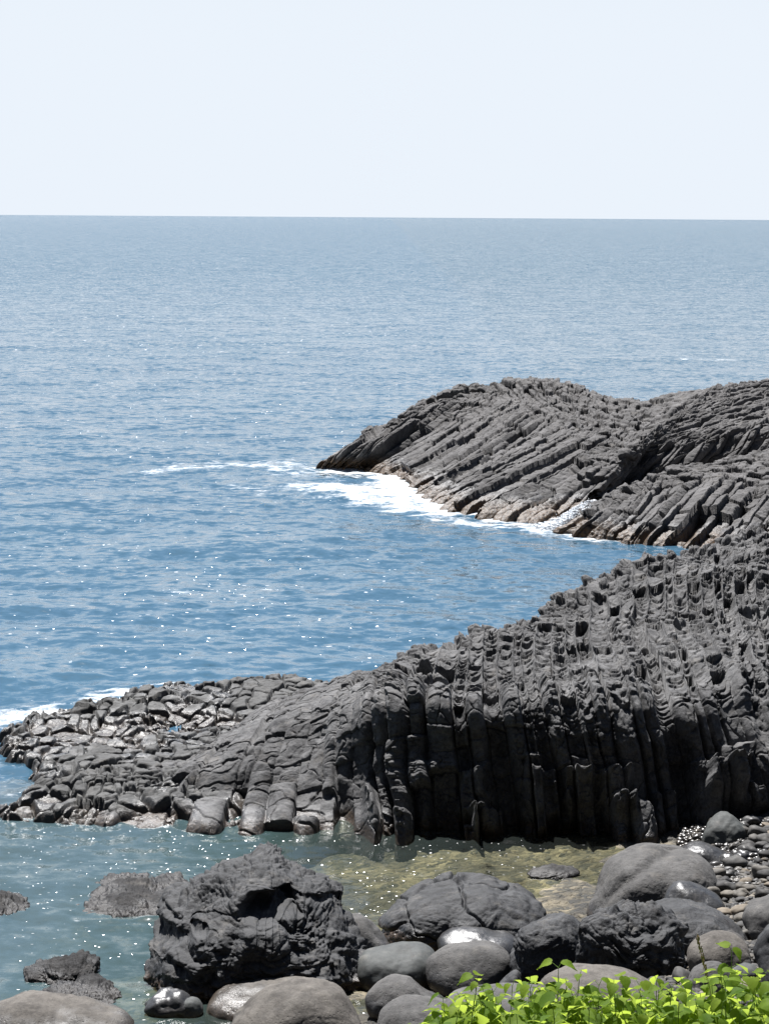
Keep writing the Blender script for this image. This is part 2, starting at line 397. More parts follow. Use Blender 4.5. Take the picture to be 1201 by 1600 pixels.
# ---------------------------------------------------------------- sea
def seg_dist(X, Y, pts):
    """distance to a polyline of (x,y,width) -> normalised distance (d/width)"""
    best = np.full(X.shape, 99.0)
    for (x0, y0, w0), (x1, y1, w1) in zip(pts[:-1], pts[1:]):
        dx, dy = x1 - x0, y1 - y0
        t = np.clip(((X - x0) * dx + (Y - y0) * dy) / (dx * dx + dy * dy + 1e-9), 0, 1)
        d = np.hypot(X - x0 - t * dx, Y - y0 - t * dy) / (w0 + (w1 - w0) * t)
        best = np.minimum(best, d)
    return best
FOAM = [  # px, py, width m ; strength
    ([(230, 738, 2.0), (330, 728, 3.5), (420, 728, 4.5), (500, 738, 4.0), (590, 748, 4.0)], 0.72),
    ([(480, 760, 2.5), (560, 768, 4.5), (620, 782, 4.0), (690, 800, 2.4)], .93),
    ([(520, 732, 1.8), (600, 742, 2.2), (645, 772, 2.2), (700, 798, 1.2), (780, 812, .7)], 1.02),
    ([(370, 760, 2.0), (440, 768, 4.0), (520, 772, 4.0)], 0.66),
    ([(700, 812, 1.5), (800, 822, 2.4), (860, 828, 2.8), (930, 840, 1.8), (1000, 850, .5)], .85),
    ([(850, 820, .6), (905, 800, 1.5), (925, 790, .8)], 1.3),
    ([(-60, 1150, .9), (0, 1138, 1.3), (60, 1118, 1.3), (130, 1108, 1.0), (200, 1090, .6)], 0.95),
    ([(150, 1088, .3), (260, 1078, .5), (420, 1076, .4)], 0.75),
    ([(-60, 1200, .9), (0, 1210, .7), (30, 1290, .5), (300, 1302, .25)], 0.55),
    ([(40, 1425, .4), (80, 1415, .6), (130, 1438, .4), (260, 1440, .3)], 0.62),
    ([(250, 925, .8), (340, 932, 1.2), (400, 928, 1.4), (455, 932, .9)], 0.62),
    ([(1050, 562, 1.5), (1080, 562, 3.0), (1150, 563, 2.0)], 0.70),
    ([(1015, 488, 1.2), (1050, 488, 2.0)], 0.72), ([(430, 404, 3), (450, 404, 4)], 0.75),
    ([(250, 402, 3), (262, 402, 3)], 0.75), ([(1050, 416, 3), (1070, 416, 3)], 0.72),
]
ang = np.concatenate([np.linspace(-70, -13, 60)[:-1], np.linspace(-13, 13, 930), np.linspace(13, 70, 60)[1:]])
dl = np.concatenate([np.linspace(1420, 30, 860)[:-1], np.geomspace(30, 3.35, 60)])
RR = 46200.0 / dl
AN, RG = np.meshgrid(np.radians(ang), RR)
SX, SY = RG * np.sin(AN), RG * np.cos(AN)
spacing = np.gradient(RR)[:, None] * np.ones_like(AN)
pool = sstep(0, 1, np.clip((51 - SY) / 3.5, 0, 1)) * sstep(-16, -10, SX)    # sheltered behind the rocks
amp = 1.0 - 0.60 * pool
def oct_(wl, a, seed, sx=1.0):
    fade = np.clip(1.6 - spacing / wl * 2.2, 0, 1)
    return a * fade * fbm(SX / wl * sx, SY / wl, 0 * SX, 1, seed=seed)
wx = 1.2 * fbm(SX / 9, SY / 9, 0 * SX, 2, seed=50)
SZ = amp * (oct_(9.0, .10, 60, .45) + oct_(4.2, .09, 61, .6) + oct_(1.9, .075, 62, .7) + oct_(0.9, .040, 63, .8) + oct_(0.45, .018, 64) )
foam = np.zeros_like(SX)
for pts, st in FOAM:
    w = []
    for px, py, wd in pts:
        q = at_z(px, py); w.append((q[0], q[1], wd))
    d = seg_dist(SX + 0.5 * fbm(SX * .7, SY * .7, 0 * SX, 2, seed=70), SY + 0.7 * fbm(SX * .7, SY * .7, 0 * SX + 9, 2, seed=71), w)
    foam = np.maximum(foam, st * np.clip(1.25 - d, 0, 1) ** 0.7)
foam = np.clip(foam, 0, 1.2)
gz = ground_z(SX, SY)
depth = np.clip(-gz, 0, 6)
depth = np.where((SY > 51), np.maximum(depth, 3.0), depth)
depth = depth + np.clip((SY - 48) * 0.2, 0, 4) * (SX < 7)
chop = (0.55 + 0.30 * sstep(70, 600, RG)) * (1 - 0.08 * pool)
SZ += 0.05 * np.clip(foam, 0, 1) * (1 + fbm(SX * 2, SY * 2, 0 * SX, 2, seed=80))
sea = mk_obj('sea', mesh_np('sea', np.stack([SX, SY, SZ], -1).reshape(-1, 3), grid_faces(*SX.shape),
             attrs={'depth': depth, 'foam': foam, 'chop': chop}), mat=M_WATER, kind='structure')

# ---------------------------------------------------------------- basalt rock masses
def shell_mesh(name, P):
    return mesh_np(name, P.reshape(-1, 3), grid_faces(P.shape[0], P.shape[1]))
def clean_disp(P, h, nrm=None):
    n = grid_normals(P) if nrm is None else nrm
    return P + n * h[..., None]

# near cliff: stations run left to right; profile = foot below water, waterline, lower face, face top, slope, ridge, back, back foot
def cliff_station(b, f, m_, u, r):
    bx, by = b
    w = at_z(bx, by, 0.0)
    foot = w + np.array([0, -0.35, -0.7])
    P = [foot, w, at_y(*f), at_y(*m_), at_y(*u), at_y(*r)]
    R = P[-1]
    P += [R + np.array([0.4, 1.6, -0.5]), R + np.array([0.8, 3.4, -2.0]), R + np.array([1.0, 4.5, -R[2] - 1.2])]
    return P
CL = [
    cliff_station((120, 1280), (150, 1262, 49.2), (190, 1240, 50.0), (240, 1215, 51.0), (300, 1190, 52.4)),
    cliff_station((200, 1288), (225, 1255, 49.0), (265, 1222, 49.9), (315, 1185, 51.2), (368, 1150, 52.8)),
    cliff_station((270, 1292), (288, 1250, 48.8), (318, 1205, 49.8), (360, 1162, 51.2), (400, 1118, 53.2)),
    cliff_station((340, 1295), (350, 1240, 48.7), (372, 1185, 49.8), (405, 1135, 51.3), (440, 1095, 53.4)),
    cliff_station((410, 1297), (415, 1235, 48.7), (430, 1165, 49.9), (452, 1112, 51.6), (480, 1082, 53.3)),
    cliff_station((480, 1297), (482, 1230, 48.7), (490, 1155, 50.0), (505, 1098, 51.5), (530, 1068, 53.2)),
    cliff_station((560, 1297), (562, 1220, 48.4), (565, 1125, 49.3), (572, 1082, 51.0), (590, 1052, 53.0)),
    cliff_station((640, 1300), (640, 1200, 47.9), (640, 1098, 48.45), (645, 1062, 50.4), (660, 1025, 53.0)),
    cliff_station((730, 1303), (725, 1200, 47.8), (715, 1095, 48.45), (715, 1050, 51.0), (725, 1008, 54.0)),
    cliff_station((820, 1306), (812, 1200, 47.7), (795, 1092, 48.5), (785, 1040, 51.8), (790, 985, 55.4)),
    cliff_station((910, 1310), (900, 1205, 47.6), (875, 1088, 48.6), (862, 1020, 53.0), (865, 945, 57.5)),
    cliff_station((1010, 1312), (990, 1210, 47.6), (960, 1080, 48.8), (938, 1000, 54.0), (935, 915, 59.0)),
    cliff_station((1100, 1310), (1075, 1210, 47.7), (1040, 1072, 49.1), (1010, 980, 55.0), (1010, 880, 60.5)),
    cliff_station((1190, 1305), (1160, 1200, 48.0), (1120, 1060, 49.6), (1085, 960, 56.0), (1080, 862, 62.0)),
    cliff_station((1290, 1300), (1255, 1190, 48.4), (1210, 1060, 51.0), (1170, 940, 57.5), (1160, 848, 63.5)),
    cliff_station((1400, 1290), (1360, 1170, 49.0), (1310, 1040, 52.0), (1265, 920, 59.0), (1250, 828, 65.5)),
    cliff_station((1530, 1290), (1480, 1170, 49.0), (1430, 1030, 52.5), (1380, 910, 60.0), (1360, 810, 67.5)),
]
P, S, T, sp, tp = loft(CL, 1250, 700, tpow=lambda t: np.where(t > 5.3, 0.35, np.where(t > 3.6, 1.0, 1.35)))
N = grid_normals(P)
px_ = np.interp(sp, range(17), [200, 260, 330, 390, 440, 500, 570, 640, 720, 800, 880, 960, 1040, 1120, 1210, 1310, 1430])
W = 0.49
u0 = S / W + 0.26 * fbm(S * .45, T * .3, 0 * S, 2, seed=11) + 0.05 * fbm(S * 2.5, T * 1.6, 0 * S, 2, seed=12)
# uneven column widths
u0 = u0 + 0.20 * np.sin(u0 * 1.7 + 1.0) + 0.10 * np.sin(u0 * 2.9)
ci = np.floor(u0); u = u0 - ci; uu = 2 * u - 1
hc = hsh(ci, np.int64(3) + 0 * ci.astype(np.int64)); hc2 = hsh(ci, np.int64(7) + 0 * ci.astype(np.int64))
z_ = P[..., 2]
# A: upper, ladder-like troughs between thin ribs
rib = np.exp(-((1 - np.abs(uu)) / 0.08) ** 2)
Tw = T + 0.22 * fbm(S * 1.1, T * 1.1, 0 * S, 2, seed=44)
vv = Tw / (0.26 + 0.28 * hc2) + hc * 9 - 0.55 * uu ** 2 + 0.6 * fbm(S * 2.2, T * 2.2, 0 * S, 2, seed=13)
vi = np.floor(vv); fv = vv - vi
hb = hsh(ci, vi, np.int64(5) + 0 * ci.astype(np.int64))
smk = 0.25 + 0.75 * sstep(-.7, .0, fbm(S * .6, T * .6, 0 * S + 3, 2, seed=43))
step = (1 - fv) ** 1.2 * sstep(0, .12, fv + .02) * 0.125 * (0.35 + hb) * (1 - np.abs(uu) ** 4) * smk
hA = -0.12 * (1 - np.abs(uu) ** 3) + 0.045 * rib + step + 0.16 * (hc - .5) + 0.10 * (hc2 - .5)
big_v = np.floor(T / (0.55 + 0.5 * hc2) + hc2 * 5 + 0.2 * uu ** 2)
hbv = hsh(ci, big_v, np.int64(15) + 0 * ci.astype(np.int64))
cave = (hbv > 0.87) * (1 - np.abs(uu) ** 4) * 1.0
knob = (hbv < 0.13) * (1 - np.abs(uu) ** 3)
hA = hA - 0.30 * cave + 0.13 * knob * (0.3 + 0.8 * hb)
# B: lower face, big flutes with broken blocks
bv = T / (0.9 + 1.0 * hc) + hc2 * 3 + 0.15 * fbm(S * 1.2, T, 0 * S, 2, seed=14)
bi = np.floor(bv); bf = bv - bi
hbb = hsh(ci, bi, np.int64(25) + 0 * ci.astype(np.int64)); hb3 = hsh(ci, bi, np.int64(26) + 0 * ci.astype(np.int64))
ux = uu + (hc - .5) * .5 * (1 - uu ** 2)
conv = np.where(hc2 > 0.35, 0.17 * np.clip((1 - np.abs(ux)) / .55, 0, 1), -0.16 * (1 - uu ** 2) + 0.05) - .05 * np.exp(-(np.minimum(bf, 1 - bf) / .025) ** 2)
low = sstep(1.9, 0.3, z_)
hB = conv * 1.2 - 0.13 * np.exp(-((1 - np.abs(uu)) / 0.12) ** 2) + (hbb - 0.5) * 0.22 + (hc - 0.5) * 0.46 + np.where(hbb > 0.76, 0.42, 0) * low + 0.06 * (1 - fv) * (1 - np.abs(uu) ** 3) * smk
# C: left, smooth rounded columns with rounded broken ends
cvv = (T + .15 * fbm(S, T, 0 * S, 2, seed=45)) / (0.9 + 0.9 * hc2) + hc * 3
cvi = np.floor(cvv); cf = cvv - cvi
hcc = hsh(ci, cvi, np.int64(35) + 0 * ci.astype(np.int64))
capr = np.clip(1 - (2 * cf - 1) ** 6, 0, 1) ** 0.5
dome = np.sqrt(np.clip(1 - uu ** 2, 0, 1))
hC = 0.12 * dome * (0.65 + 0.35 * capr) + (hcc - 0.5) * 0.14 + (hc - 0.5) * 0.12
lowc = sstep(0.75, 0.25, z_)
hC = hC + np.where(hc > 0.45, -0.06, -0.36) * lowc * dome * (px_ > 330) + np.where(hcc > .5, 0.12, -0.1) * lowc * dome
wC = sstep(600, 572, px_)
topness = sstep(2.55, 3.25, tp + 0.35 * fbm(S * .8, T * .6, 0 * S, 2, seed=16) + 1.7 * (hc - .5) + 0.5 * fbm(S * .35, 0 * T, 0 * S, 2, seed=49))
wA = topness * (1 - sstep(660, 590, px_) * 0.8)
h = wC * hC + (1 - wC) * hB
r1, r2, rid, rcx, rcy = voro2(S / 0.34 + .4 * fbm(S * 2, T * 2, 0 * S, 2, seed=24), T / 0.26, 27)
rub = sstep(.35, .7, fbm(S * .55, T * .7, 0 * S + 2, 3, seed=23))
hR = (rid - .5) * .34 + .08 * sstep(0, .25, r2 - r1) + (rid - .5) * (T / .26 - rcy) * .2
hA = hA * (1 - rub) + hR * rub
h = h * (1 - wA) + hA * wA
h = h - 0.60 * sstep(1.4, 0.1, z_) * sstep(580, 700, px_) * sstep(1400, 1200, px_) * (0.6 + .4 * hc2)
h = h * (1 - .55 * sstep(4.3, 4.8, tp) * sstep(5.9, 5.3, tp) * sstep(560, 640, px_))
# notches of shadow between left and middle, rough skyline knobs
sky_k = sstep(4.55, 5.05, tp) * sstep(6.2, 5.3, tp)
f1, f2, idn, _, _ = voro2(S / 0.42, T / 0.36, 21)
h = h + sky_k * ((idn > 0.6) * 0.24 * np.sqrt(np.clip(1 - (f1 * 1.6) ** 2, 0, 1)) * idn) * (px_ > 600)
rg = sstep(.0, .6, fbm(P[..., 0] * .9, P[..., 1] * .9, P[..., 2] * .9, 3, seed=19))
j1, j2, jid, _, _ = voro2(S / 0.30 + .5 * fbm(S * 1.5, T * 1.5, 0 * S, 2, seed=81), T / 0.13, 82)
jm = sstep(.0, .5, fbm(S * .8, T * .8, 0 * S + 7, 2, seed=83)) * sstep(540, 640, px_)
h = h + jm * ((jid - .5) * .05 - .04 * np.exp(-((j2 - j1) / .10) ** 2))
q1, q2, qid, _, _ = voro2(S / 0.8 + .3 * fbm(S * 2, T * 2, 0 * S, 2, seed=84), T / 0.9 + .3 * fbm(S * 2, T * 2, 0 * S + 4, 2, seed=85), 86)
h = h - .05 * np.exp(-((q2 - q1) / .035) ** 2) + (qid - .5) * .06
h = h + (0.020 + 0.036 * rg * sstep(540, 660, px_)) * fbm(P[..., 0] * 3.2, P[..., 1] * 3.2, P[..., 2] * 3.2, 4, 0.55, seed=17)
h = h + 0.26 * fbm(P[..., 0] * .42, P[..., 1] * .42, P[..., 2] * .42, 2, seed=18) * sstep(500, 700, px_) + 0.05 * fbm(P[..., 0] * .9, P[..., 1] * .9, P[..., 2] * .9, 2, seed=48)
h = h * sstep(0, 0.6, tp + 0.4)
def to_px(V):
    c_ = (V - np.array([0, 0, HC])) @ CR
    return 600.5 - FPX * c_[..., 0] / c_[..., 2], 800.0 + FPX * c_[..., 1] / c_[..., 2]
bx_, by_ = to_px(P)
wbx = bx_ + 5 * fbm(S * 2, T * 2, 0 * S, 2, seed=91); wby = by_ + 5 * fbm(S * 2, T * 2, 0 * S + 5, 2, seed=92)
for cx_, cy_, w_, h_, o_ in [(740, 1205, 40, 70, .42), (762, 1262, 52, 40, .5), (905, 1203, 46, 60, .40), (955, 1208, 50, 45, .5), (968, 1250, 50, 30, .42), (880, 1240, 26, 40, .3), (1125, 1205, 60, 55, .55), (1140, 1165, 46, 45, .4), (1172, 1240, 34, 40, .3), (830, 1180, 26, 90, .22), (668, 1190, 30, 90, .2), (1040, 1240, 40, 60, .25)]:
    m_ = sstep(w_ / 2 + 4, w_ / 2 - 6, np.abs(wbx - cx_)) * sstep(cy_ - 3, cy_ + 5, wby) * sstep(cy_ + h_ + 15, cy_ + h_ - 15, wby)
    h = h + o_ * m_
Q = clean_disp(P, h, N)
cliff = mk_obj('basalt_cliff', shell_mesh('basalt_cliff', Q), mat=M_CLIFF,
               label='dark columnar basalt outcrop with fluted ribbed face rising to the right behind the pool', category='cliff')

# wave-cut platform on the left of the cliff
nx, ny = 560, 620
X = np.linspace(-15.5, -1.2, nx); Y = np.linspace(46.2, 64.5, ny)
X, Y = np.meshgrid(X, Y)
poly = np.array([at_z(*q)[:2] for q in [(-15, 1296), (60, 1296), (160, 1296), (420, 1297), (520, 1200), (560, 1085), (460, 1076), (390, 1078), (330, 1078), (250, 1080), (190, 1092), (130, 1114), (60, 1122), (5, 1140), (-8, 1165), (5, 1190), (42, 1205), (45, 1240), (0, 1258), (-60, 1270)]])
def poly_sd(X, Y, poly):
    inside = np.zeros(X.shape, bool); dmin = np.full(X.shape, 1e9)
    n = len(poly)
    for i in range(n):
        x0, y0 = poly[i]; x1, y1 = poly[(i + 1) % n]
        c = ((y0 > Y) != (y1 > Y)) & (X < (x1 - x0) * (Y - y0) / (y1 - y0 + 1e-12) + x0)
        inside ^= c
        dx, dy = x1 - x0, y1 - y0
        t = np.clip(((X - x0) * dx + (Y - y0) * dy) / (dx * dx + dy * dy), 0, 1)
        dmin = np.minimum(dmin, np.hypot(X - x0 - t * dx, Y - y0 - t * dy))
    return np.where(inside, dmin, -dmin)
wX = X + 0.25 * fbm(X * .8, Y * .8, 0 * X, 2, seed=30); wY = Y + 0.25 * fbm(X * .8, Y * .8, 0 * X + 5, 2, seed=31)
sd = poly_sd(wX, wY, poly)
f1, f2, idn, cx, cy = voro2(wX / 0.50, wY / 0.62, 33)
g1, g2, idg, _, _ = voro2(wX / 1.9, wY / 2.3, 37)
edge = np.clip((f2 - f1) / 0.30, 0, 1)
sdc = sd + 0.5 * (idn - 0.5)
front = sstep(51.0, 48.5, Y)
Z = -1.0 + 1.10 * sstep(-0.35, 0.35 + 0.8 * front, sdc)
Z += sstep(0, 1.2, sd) * (0.24 * (idg - .15) + 0.13 * (idn - 0.5)) + sstep(0, .3, sd) * 0.13 * sstep(0, .20, f2 - f1 + .03 * fbm(X * 4, Y * 4, 0 * X, 2, seed=46))
k1, k2, idk, kx, ky = voro2(wX / 0.33, wY / 0.40, 39)
sm = sstep(0.0, 0.5, fbm(X * .5, Y * .5, 0 * X, 2, seed=41) + .9 * front - .1)
Z += sstep(-.2, .4, sd) * sm * ((idk - .5) * .10 + .07 * sstep(0, .22, k2 - k1))
Z += sstep(0, 1, sd) * (idn - .5) * ((X / .50 - cx) * .10 + (Y / .62 - cy) * .16)
Z += 0.02 * np.sqrt(np.clip(1 - (f1 * 1.3) ** 2, 0, 1)) * sstep(-.3, .3, sd)
back = sstep(55.5, 57.5, wY)                                          # the rear rises in a dark step
Z += 0.12 * back * sstep(0, 1, sd)
hol = np.exp(-(((X - at_z(300, 1150)[0]) / 1.5) ** 2 + ((Y - at_z(300, 1140)[1]) / 1.3) ** 2)); Z -= 0.42 * hol
Z += 0.05 * fbm(X * 1.8, Y * 1.8, 0 * X, 4, 0.6, seed=35) * (1 + 1.5 * sstep(1.2, 0.2, sd)) * sstep(-.4, .1, sd)
plat = mk_obj('rock_platform', mesh_np('rock_platform', np.stack([X, Y, Z], -1).reshape(-1, 3), grid_faces(ny, nx)), mat=M_PLAT,
              label='low wave-worn platform of cobbled basalt column tops at the left, awash at its edges', category='rock ledge')

# far headland
def head_station(b, pts, bz=0.0):
    w = at_z(b[0], b[1], bz)
    P = [w + np.array([-0.3, -0.8, -1.2 - bz]), w] + [at_y(*q) for q in pts]
    R = P[-1]
    P += [R + np.array([1.0, 5.0, -1.6]), R + np.array([1.5, 9.0, -R[2] - 2.0])]
    return P
HD = [
    head_station((490, 731), [(512, 722, 117.8), (533, 708, 119.0), (556, 694, 120.2), (572, 682, 122.0)]),
    head_station((528, 731), [(562, 705, 117.2), (606, 675, 119.0), (640, 652, 121.2), (668, 632, 124.0)]),
    head_station((565, 732), [(610, 700, 117.0), (672, 655, 119.4), (720, 622, 122.0), (742, 606, 125.0)]),
    head_station((602, 742), [(660, 705, 114.5), (730, 660, 118.0), (785, 625, 122.0), (812, 597, 126.0)]),
    head_station((640, 768), [(715, 725, 108.5), (790, 680, 113.5), (850, 640, 118.5), (885, 603, 125.0)]),
    head_station((690, 792), [(765, 748, 104.0), (850, 705, 108.5), (915, 665, 113.0), (945, 624, 122.0)]),
    head_station((750, 804), [(825, 762, 101.5), (900, 722, 105.5), (965, 682, 110.0), (1000, 630, 121.0)]),
    head_station((815, 812), [(870, 778, 100.0), (925, 738, 103.5), (985, 695, 108.0), (1050, 624, 121.0)]),
    head_station((862, 815), [(905, 785, 99.5), (945, 745, 102.5), (1000, 692, 107.0), (1095, 614, 121.5)]),
    head_station((925, 800), [(960, 765, 104.5), (1000, 722, 106.5), (1045, 678, 109.5), (1150, 606, 122.0)], 0.2),
    head_station((1000, 780), [(1035, 745, 106.0), (1070, 705, 107.5), (1105, 668, 110.5), (1200, 602, 123.0)], 0.5),
    head_station((1100, 765), [(1130, 735, 107.0), (1160, 695, 108.0), (1190, 658, 111.0), (1270, 596, 124.0)], 0.6),
    head_station((1220, 755), [(1250, 725, 107.0), (1280, 688, 108.5), (1310, 650, 112.0), (1370, 592, 125.0)], 0.6),
]
HCL = [
    head_station((860, 830), [(880, 818, 94.0), (900, 807, 95.2), (918, 797, 96.4), (930, 790, 97.5)]),
    head_station((905, 838), [(930, 815, 92.8), (955, 792, 94.2), (975, 772, 96.0), (990, 763, 98.0)]),
    head_station((960, 846), [(985, 818, 91.8), (1015, 785, 94.0), (1038, 757, 96.8), (1052, 738, 100.0)]),
    head_station((1020, 851), [(1048, 822, 91.0), (1080, 785, 93.5), (1108, 752, 96.8), (1125, 724, 101.5)]),
    head_station((1085, 858), [(1112, 828, 90.2), (1145, 790, 92.8), (1175, 750, 96.5), (1192, 712, 102.0)]),
    head_station((1160, 868), [(1190, 832, 89.6), (1222, 790, 92.5), (1252, 745, 96.2), (1270, 700, 102.5)]),
    head_station((1260, 880), [(1290, 840, 89.0), (1320, 795, 92.0), (1350, 745, 96.0), (1370, 690, 103.0)]),
]
def head_relief(ST, nx, ny, W, seed):
    P, S, T, sp, tp = loft(ST, nx, ny, tpow=lambda t: np.where(t > 5.2, 0.3, np.where(t > 3.9, 1.0, 1.1)))
    N = grid_normals(P)
    u0 = S / W + 0.25 * fbm(S * .35, T * .3, 0 * S, 3, seed=seed)
    u0 = u0 + 0.2 * np.sin(u0 * 1.9)
    ci = np.floor(u0); u = u0 - ci; uu = 2 * u - 1
    z0 = 0 * ci.astype(np.int64)
    hc = hsh(ci, z0 + seed); hc2 = hsh(ci, z0 + seed + 1)
    gi = np.floor(u0 / 3.2 + 0.3); hg = hsh(gi, z0 + seed + 2)
    vv = T / (1.6 + 2.4 * hc) + hc2 * 4; vi = np.floor(vv); fv = vv - vi
    hb = hsh(ci, vi, z0 + seed + 3)
    wv = T / 4.5 + hg * 5; hgb = hsh(gi, np.floor(wv), z0 + seed + 4)
    groove = np.exp(-((1 - np.abs(uu)) / 0.13) ** 2)
    h = 0.04 * (1 - uu ** 2) - 0.10 * groove + (hb - 0.5) * 0.22 + (hc - .5) * 0.26 + (hgb - 0.5) * 0.55 + (hc2 - .5) * .30 * uu
    h = h - 0.38 * (hb > 0.90) - 0.07 * (fv > 0.93) + (hb - 0.5) * uu * 0.16 + (hb - .5) * (fv - .5) * 0.2
    # flat rubble slabs on the crest
    f1, f2, idn, cx, cy = voro2(S / 0.95 + .3 * fbm(S, T, 0 * S, 2, seed=seed + 9), T / 0.62, seed + 5)
    k1, k2, idk, _, _ = voro2(S / 0.45, T / 0.34, seed + 6)
    e = np.clip((f2 - f1) / 0.22, 0, 1)
    hr = (idn - 0.5) * 0.42 + 0.10 * e + (idk - .5) * 0.12 + (idn - .5) * ((T / .62 - cy)) * 0.35
    wr = sstep(3.0, 4.3, tp + 0.5 * fbm(S * .3, T * .3, 0 * S, 2, seed=seed + 11))
    h = h * (1 - wr) + hr * wr
    h = h + 0.05 * fbm(P[..., 0] * 2, P[..., 1] * 2, P[..., 2] * 2, 4, 0.6, seed=seed + 12)
    h = h * sstep(-0.2, 0.8, tp + 0.3)
    return clean_disp(P, h, N)
QA = head_relief(HD, 1200, 560, 0.52, 100)
QB = head_relief(HCL, 760, 460, 0.55, 300)
co = np.concatenate([QA.reshape(-1, 3), QB.reshape(-1, 3)])
fc = np.concatenate([grid_faces(QA.shape[0], QA.shape[1]), grid_faces(QB.shape[0], QB.shape[1], QA.shape[0] * QA.shape[1])])
head = mk_obj('basalt_headland', mesh_np('basalt_headland', co, fc), mat=M_HEAD,
              label='far basalt headland of slanting columns jutting left into the sea with foam at its foot', category='headland')

# ---------------------------------------------------------------- boulders
def sphere_dirs(nu, nv):
    th = np.linspace(0, 2 * math.pi, nu, endpoint=False); ph = np.linspace(-math.pi / 2, math.pi / 2, nv)
    return np.meshgrid(th, ph)
def sphere_faces(nu, nv):
    i = np.arange(nu * nv).reshape(nv, nu); j = np.roll(i, -1, axis=1)
    return np.stack([i[:-1], j[:-1], j[1:], i[1:]], -1).reshape(-1, 4)
def boulder(name, outline, mat, label, zb=0.0, thick=0.8, rough=0.0, lump=0.04, facet=0.0, seed=1, nu=120, nv=80, dents=(), pushes=(), creases=(), cracks=0.0, group=None, sq=2.3, lean=0.3, fine=0.006):
    """solid rock whose side-on outline is given in photo pixels; depth = thick x half width; stands at its lowest point's distance"""
    O = np.array(outline, float)
    pyb = np.sort(O[:, 1])[-2:].mean()
    zz_ = zb
    for _ in range(12):
        g0 = at_z(O[:, 0].mean(), pyb, zz_)
        zz_ = .5 * zz_ + .5 * max(zb, float(ground_full(g0[0], g0[1])) - .06)
    Y0 = float(at_z(O[:, 0].mean(), pyb, zz_)[1])
    Wm = (O[:, 0].max() - O[:, 0].min()) / FPX * Y0 / 2
    Yc = Y0 + 0.8 * thick * Wm
    c = O.mean(0); c = (O.max(0) + O.min(0)) / 2
    q = O - c
    a = np.arctan2(-q[:, 1], q[:, 0]); r = np.hypot(q[:, 0], q[:, 1])
    o = np.argsort(a); a, r = a[o], r[o]
    # closed, resampled along the outline itself and smoothed
    tt = np.linspace(0, 2 * math.pi, 256, endpoint=False)
    pts = O[o]; n = len(pts)
    tcr = np.linspace(0, n, 400, endpoint=False)
    PP = np.concatenate([pts[-1:], pts, pts[:2]])
    cur = crom(PP, tcr + 1) - c
    ca = np.unwrap(np.arctan2(-cur[:, 1], cur[:, 0])); cr_ = np.hypot(cur[:, 0], cur[:, 1])
    ca = ca % (2 * math.pi); oo = np.argsort(ca)
    R = np.interp(tt, ca[oo], cr_[oo], period=2 * math.pi)
    k = np.exp(-np.linspace(-2, 2, 9) ** 2); k /= k.sum()
    R = np.convolve(np.concatenate([R[-8:], R, R[:8]]), k, 'same')[8:-8]
    TH, PH = sphere_dirs(nu, nv)                     # PH: along the view axis, TH: round the outline
    rad = np.interp(TH, tt, R, period=2 * math.pi)
    cp = np.abs(np.cos(PH)) ** (2 / sq); spn = np.sign(np.sin(PH)) * np.abs(np.sin(PH)) ** (2 / sq)
    cen = at_y(c[0], c[1], Yc)
    m = Yc / FPX
    Rv, Uv, Fv = CR[:, 0], CR[:, 1], np.array([0, 1.0, 0])
    V = cen + (rad * np.cos(TH) * cp * m)[..., None] * Rv + (rad * np.sin(TH) * cp * m)[..., None] * Uv + (spn * thick * Wm)[..., None] * Fv
    dd = V - cen; L = np.linalg.norm(dd, axis=-1, keepdims=True); D = dd / np.maximum(L, 1e-6)
    Nn = grid_normals(np.concatenate([V, V[:, :1]], 1))[:, :-1]
    Nn = np.where(((Nn * D).sum(-1, keepdims=True)) < 0, -Nn, Nn)
    Nn[0] = D[0]; Nn[-1] = D[-1]
    x, y, z = V[..., 0] + seed * 3.7, V[..., 1], V[..., 2]
    h = lump * Wm * 3.0 * fbm(x / Wm * 1.0, y / Wm * 1.0, z / Wm * 1.0, 3, 0.45, seed=seed)
    if facet > 0:
        f = fbm(x * .9, y * .9, z * .9, 2, seed=seed + 5)
        h = h + facet * (np.round(f * 3) / 3 * .6 + f * .2)
    if rough > 0:
        w = 0.35
        wx_ = x + w * fbm(x * 1.2, y * 1.2, z * 1.2, 2, seed=seed + 31)
        wz_ = z + w * fbm(x * 1.2 + 9, y * 1.2, z * 1.2, 2, seed=seed + 33)
        h = h - rough * (0.85 * fbm(wx_ * 1.1, y * 1.1, wz_ * 1.7, 4, 0.5, seed=seed + 9, ridge=True)) - rough * .30 * fbm(wx_ * 6, y * 6, wz_ * 8, 3, 0.5, seed=seed + 12, ridge=True) * sstep(-.4, .3, fbm(x, y, z, 2, seed=seed + 40))
    if cracks > 0:
        wz = z + .15 * fbm(x * 2, y * 2, z * 2, 2, seed=seed + 3)
        f1, f2, _, _, _ = voro2(x * .8 + wz * .4, wz * 1.1 + y * .3, seed + 2)
        h = h - cracks * np.exp(-((f2 - f1) / 0.05) ** 2)
    if fine > 0: h = h + fine * fbm(x * 9, y * 9, z * 9, 3, .6, seed=seed + 77)
    V2 = V + Nn * h[..., None]
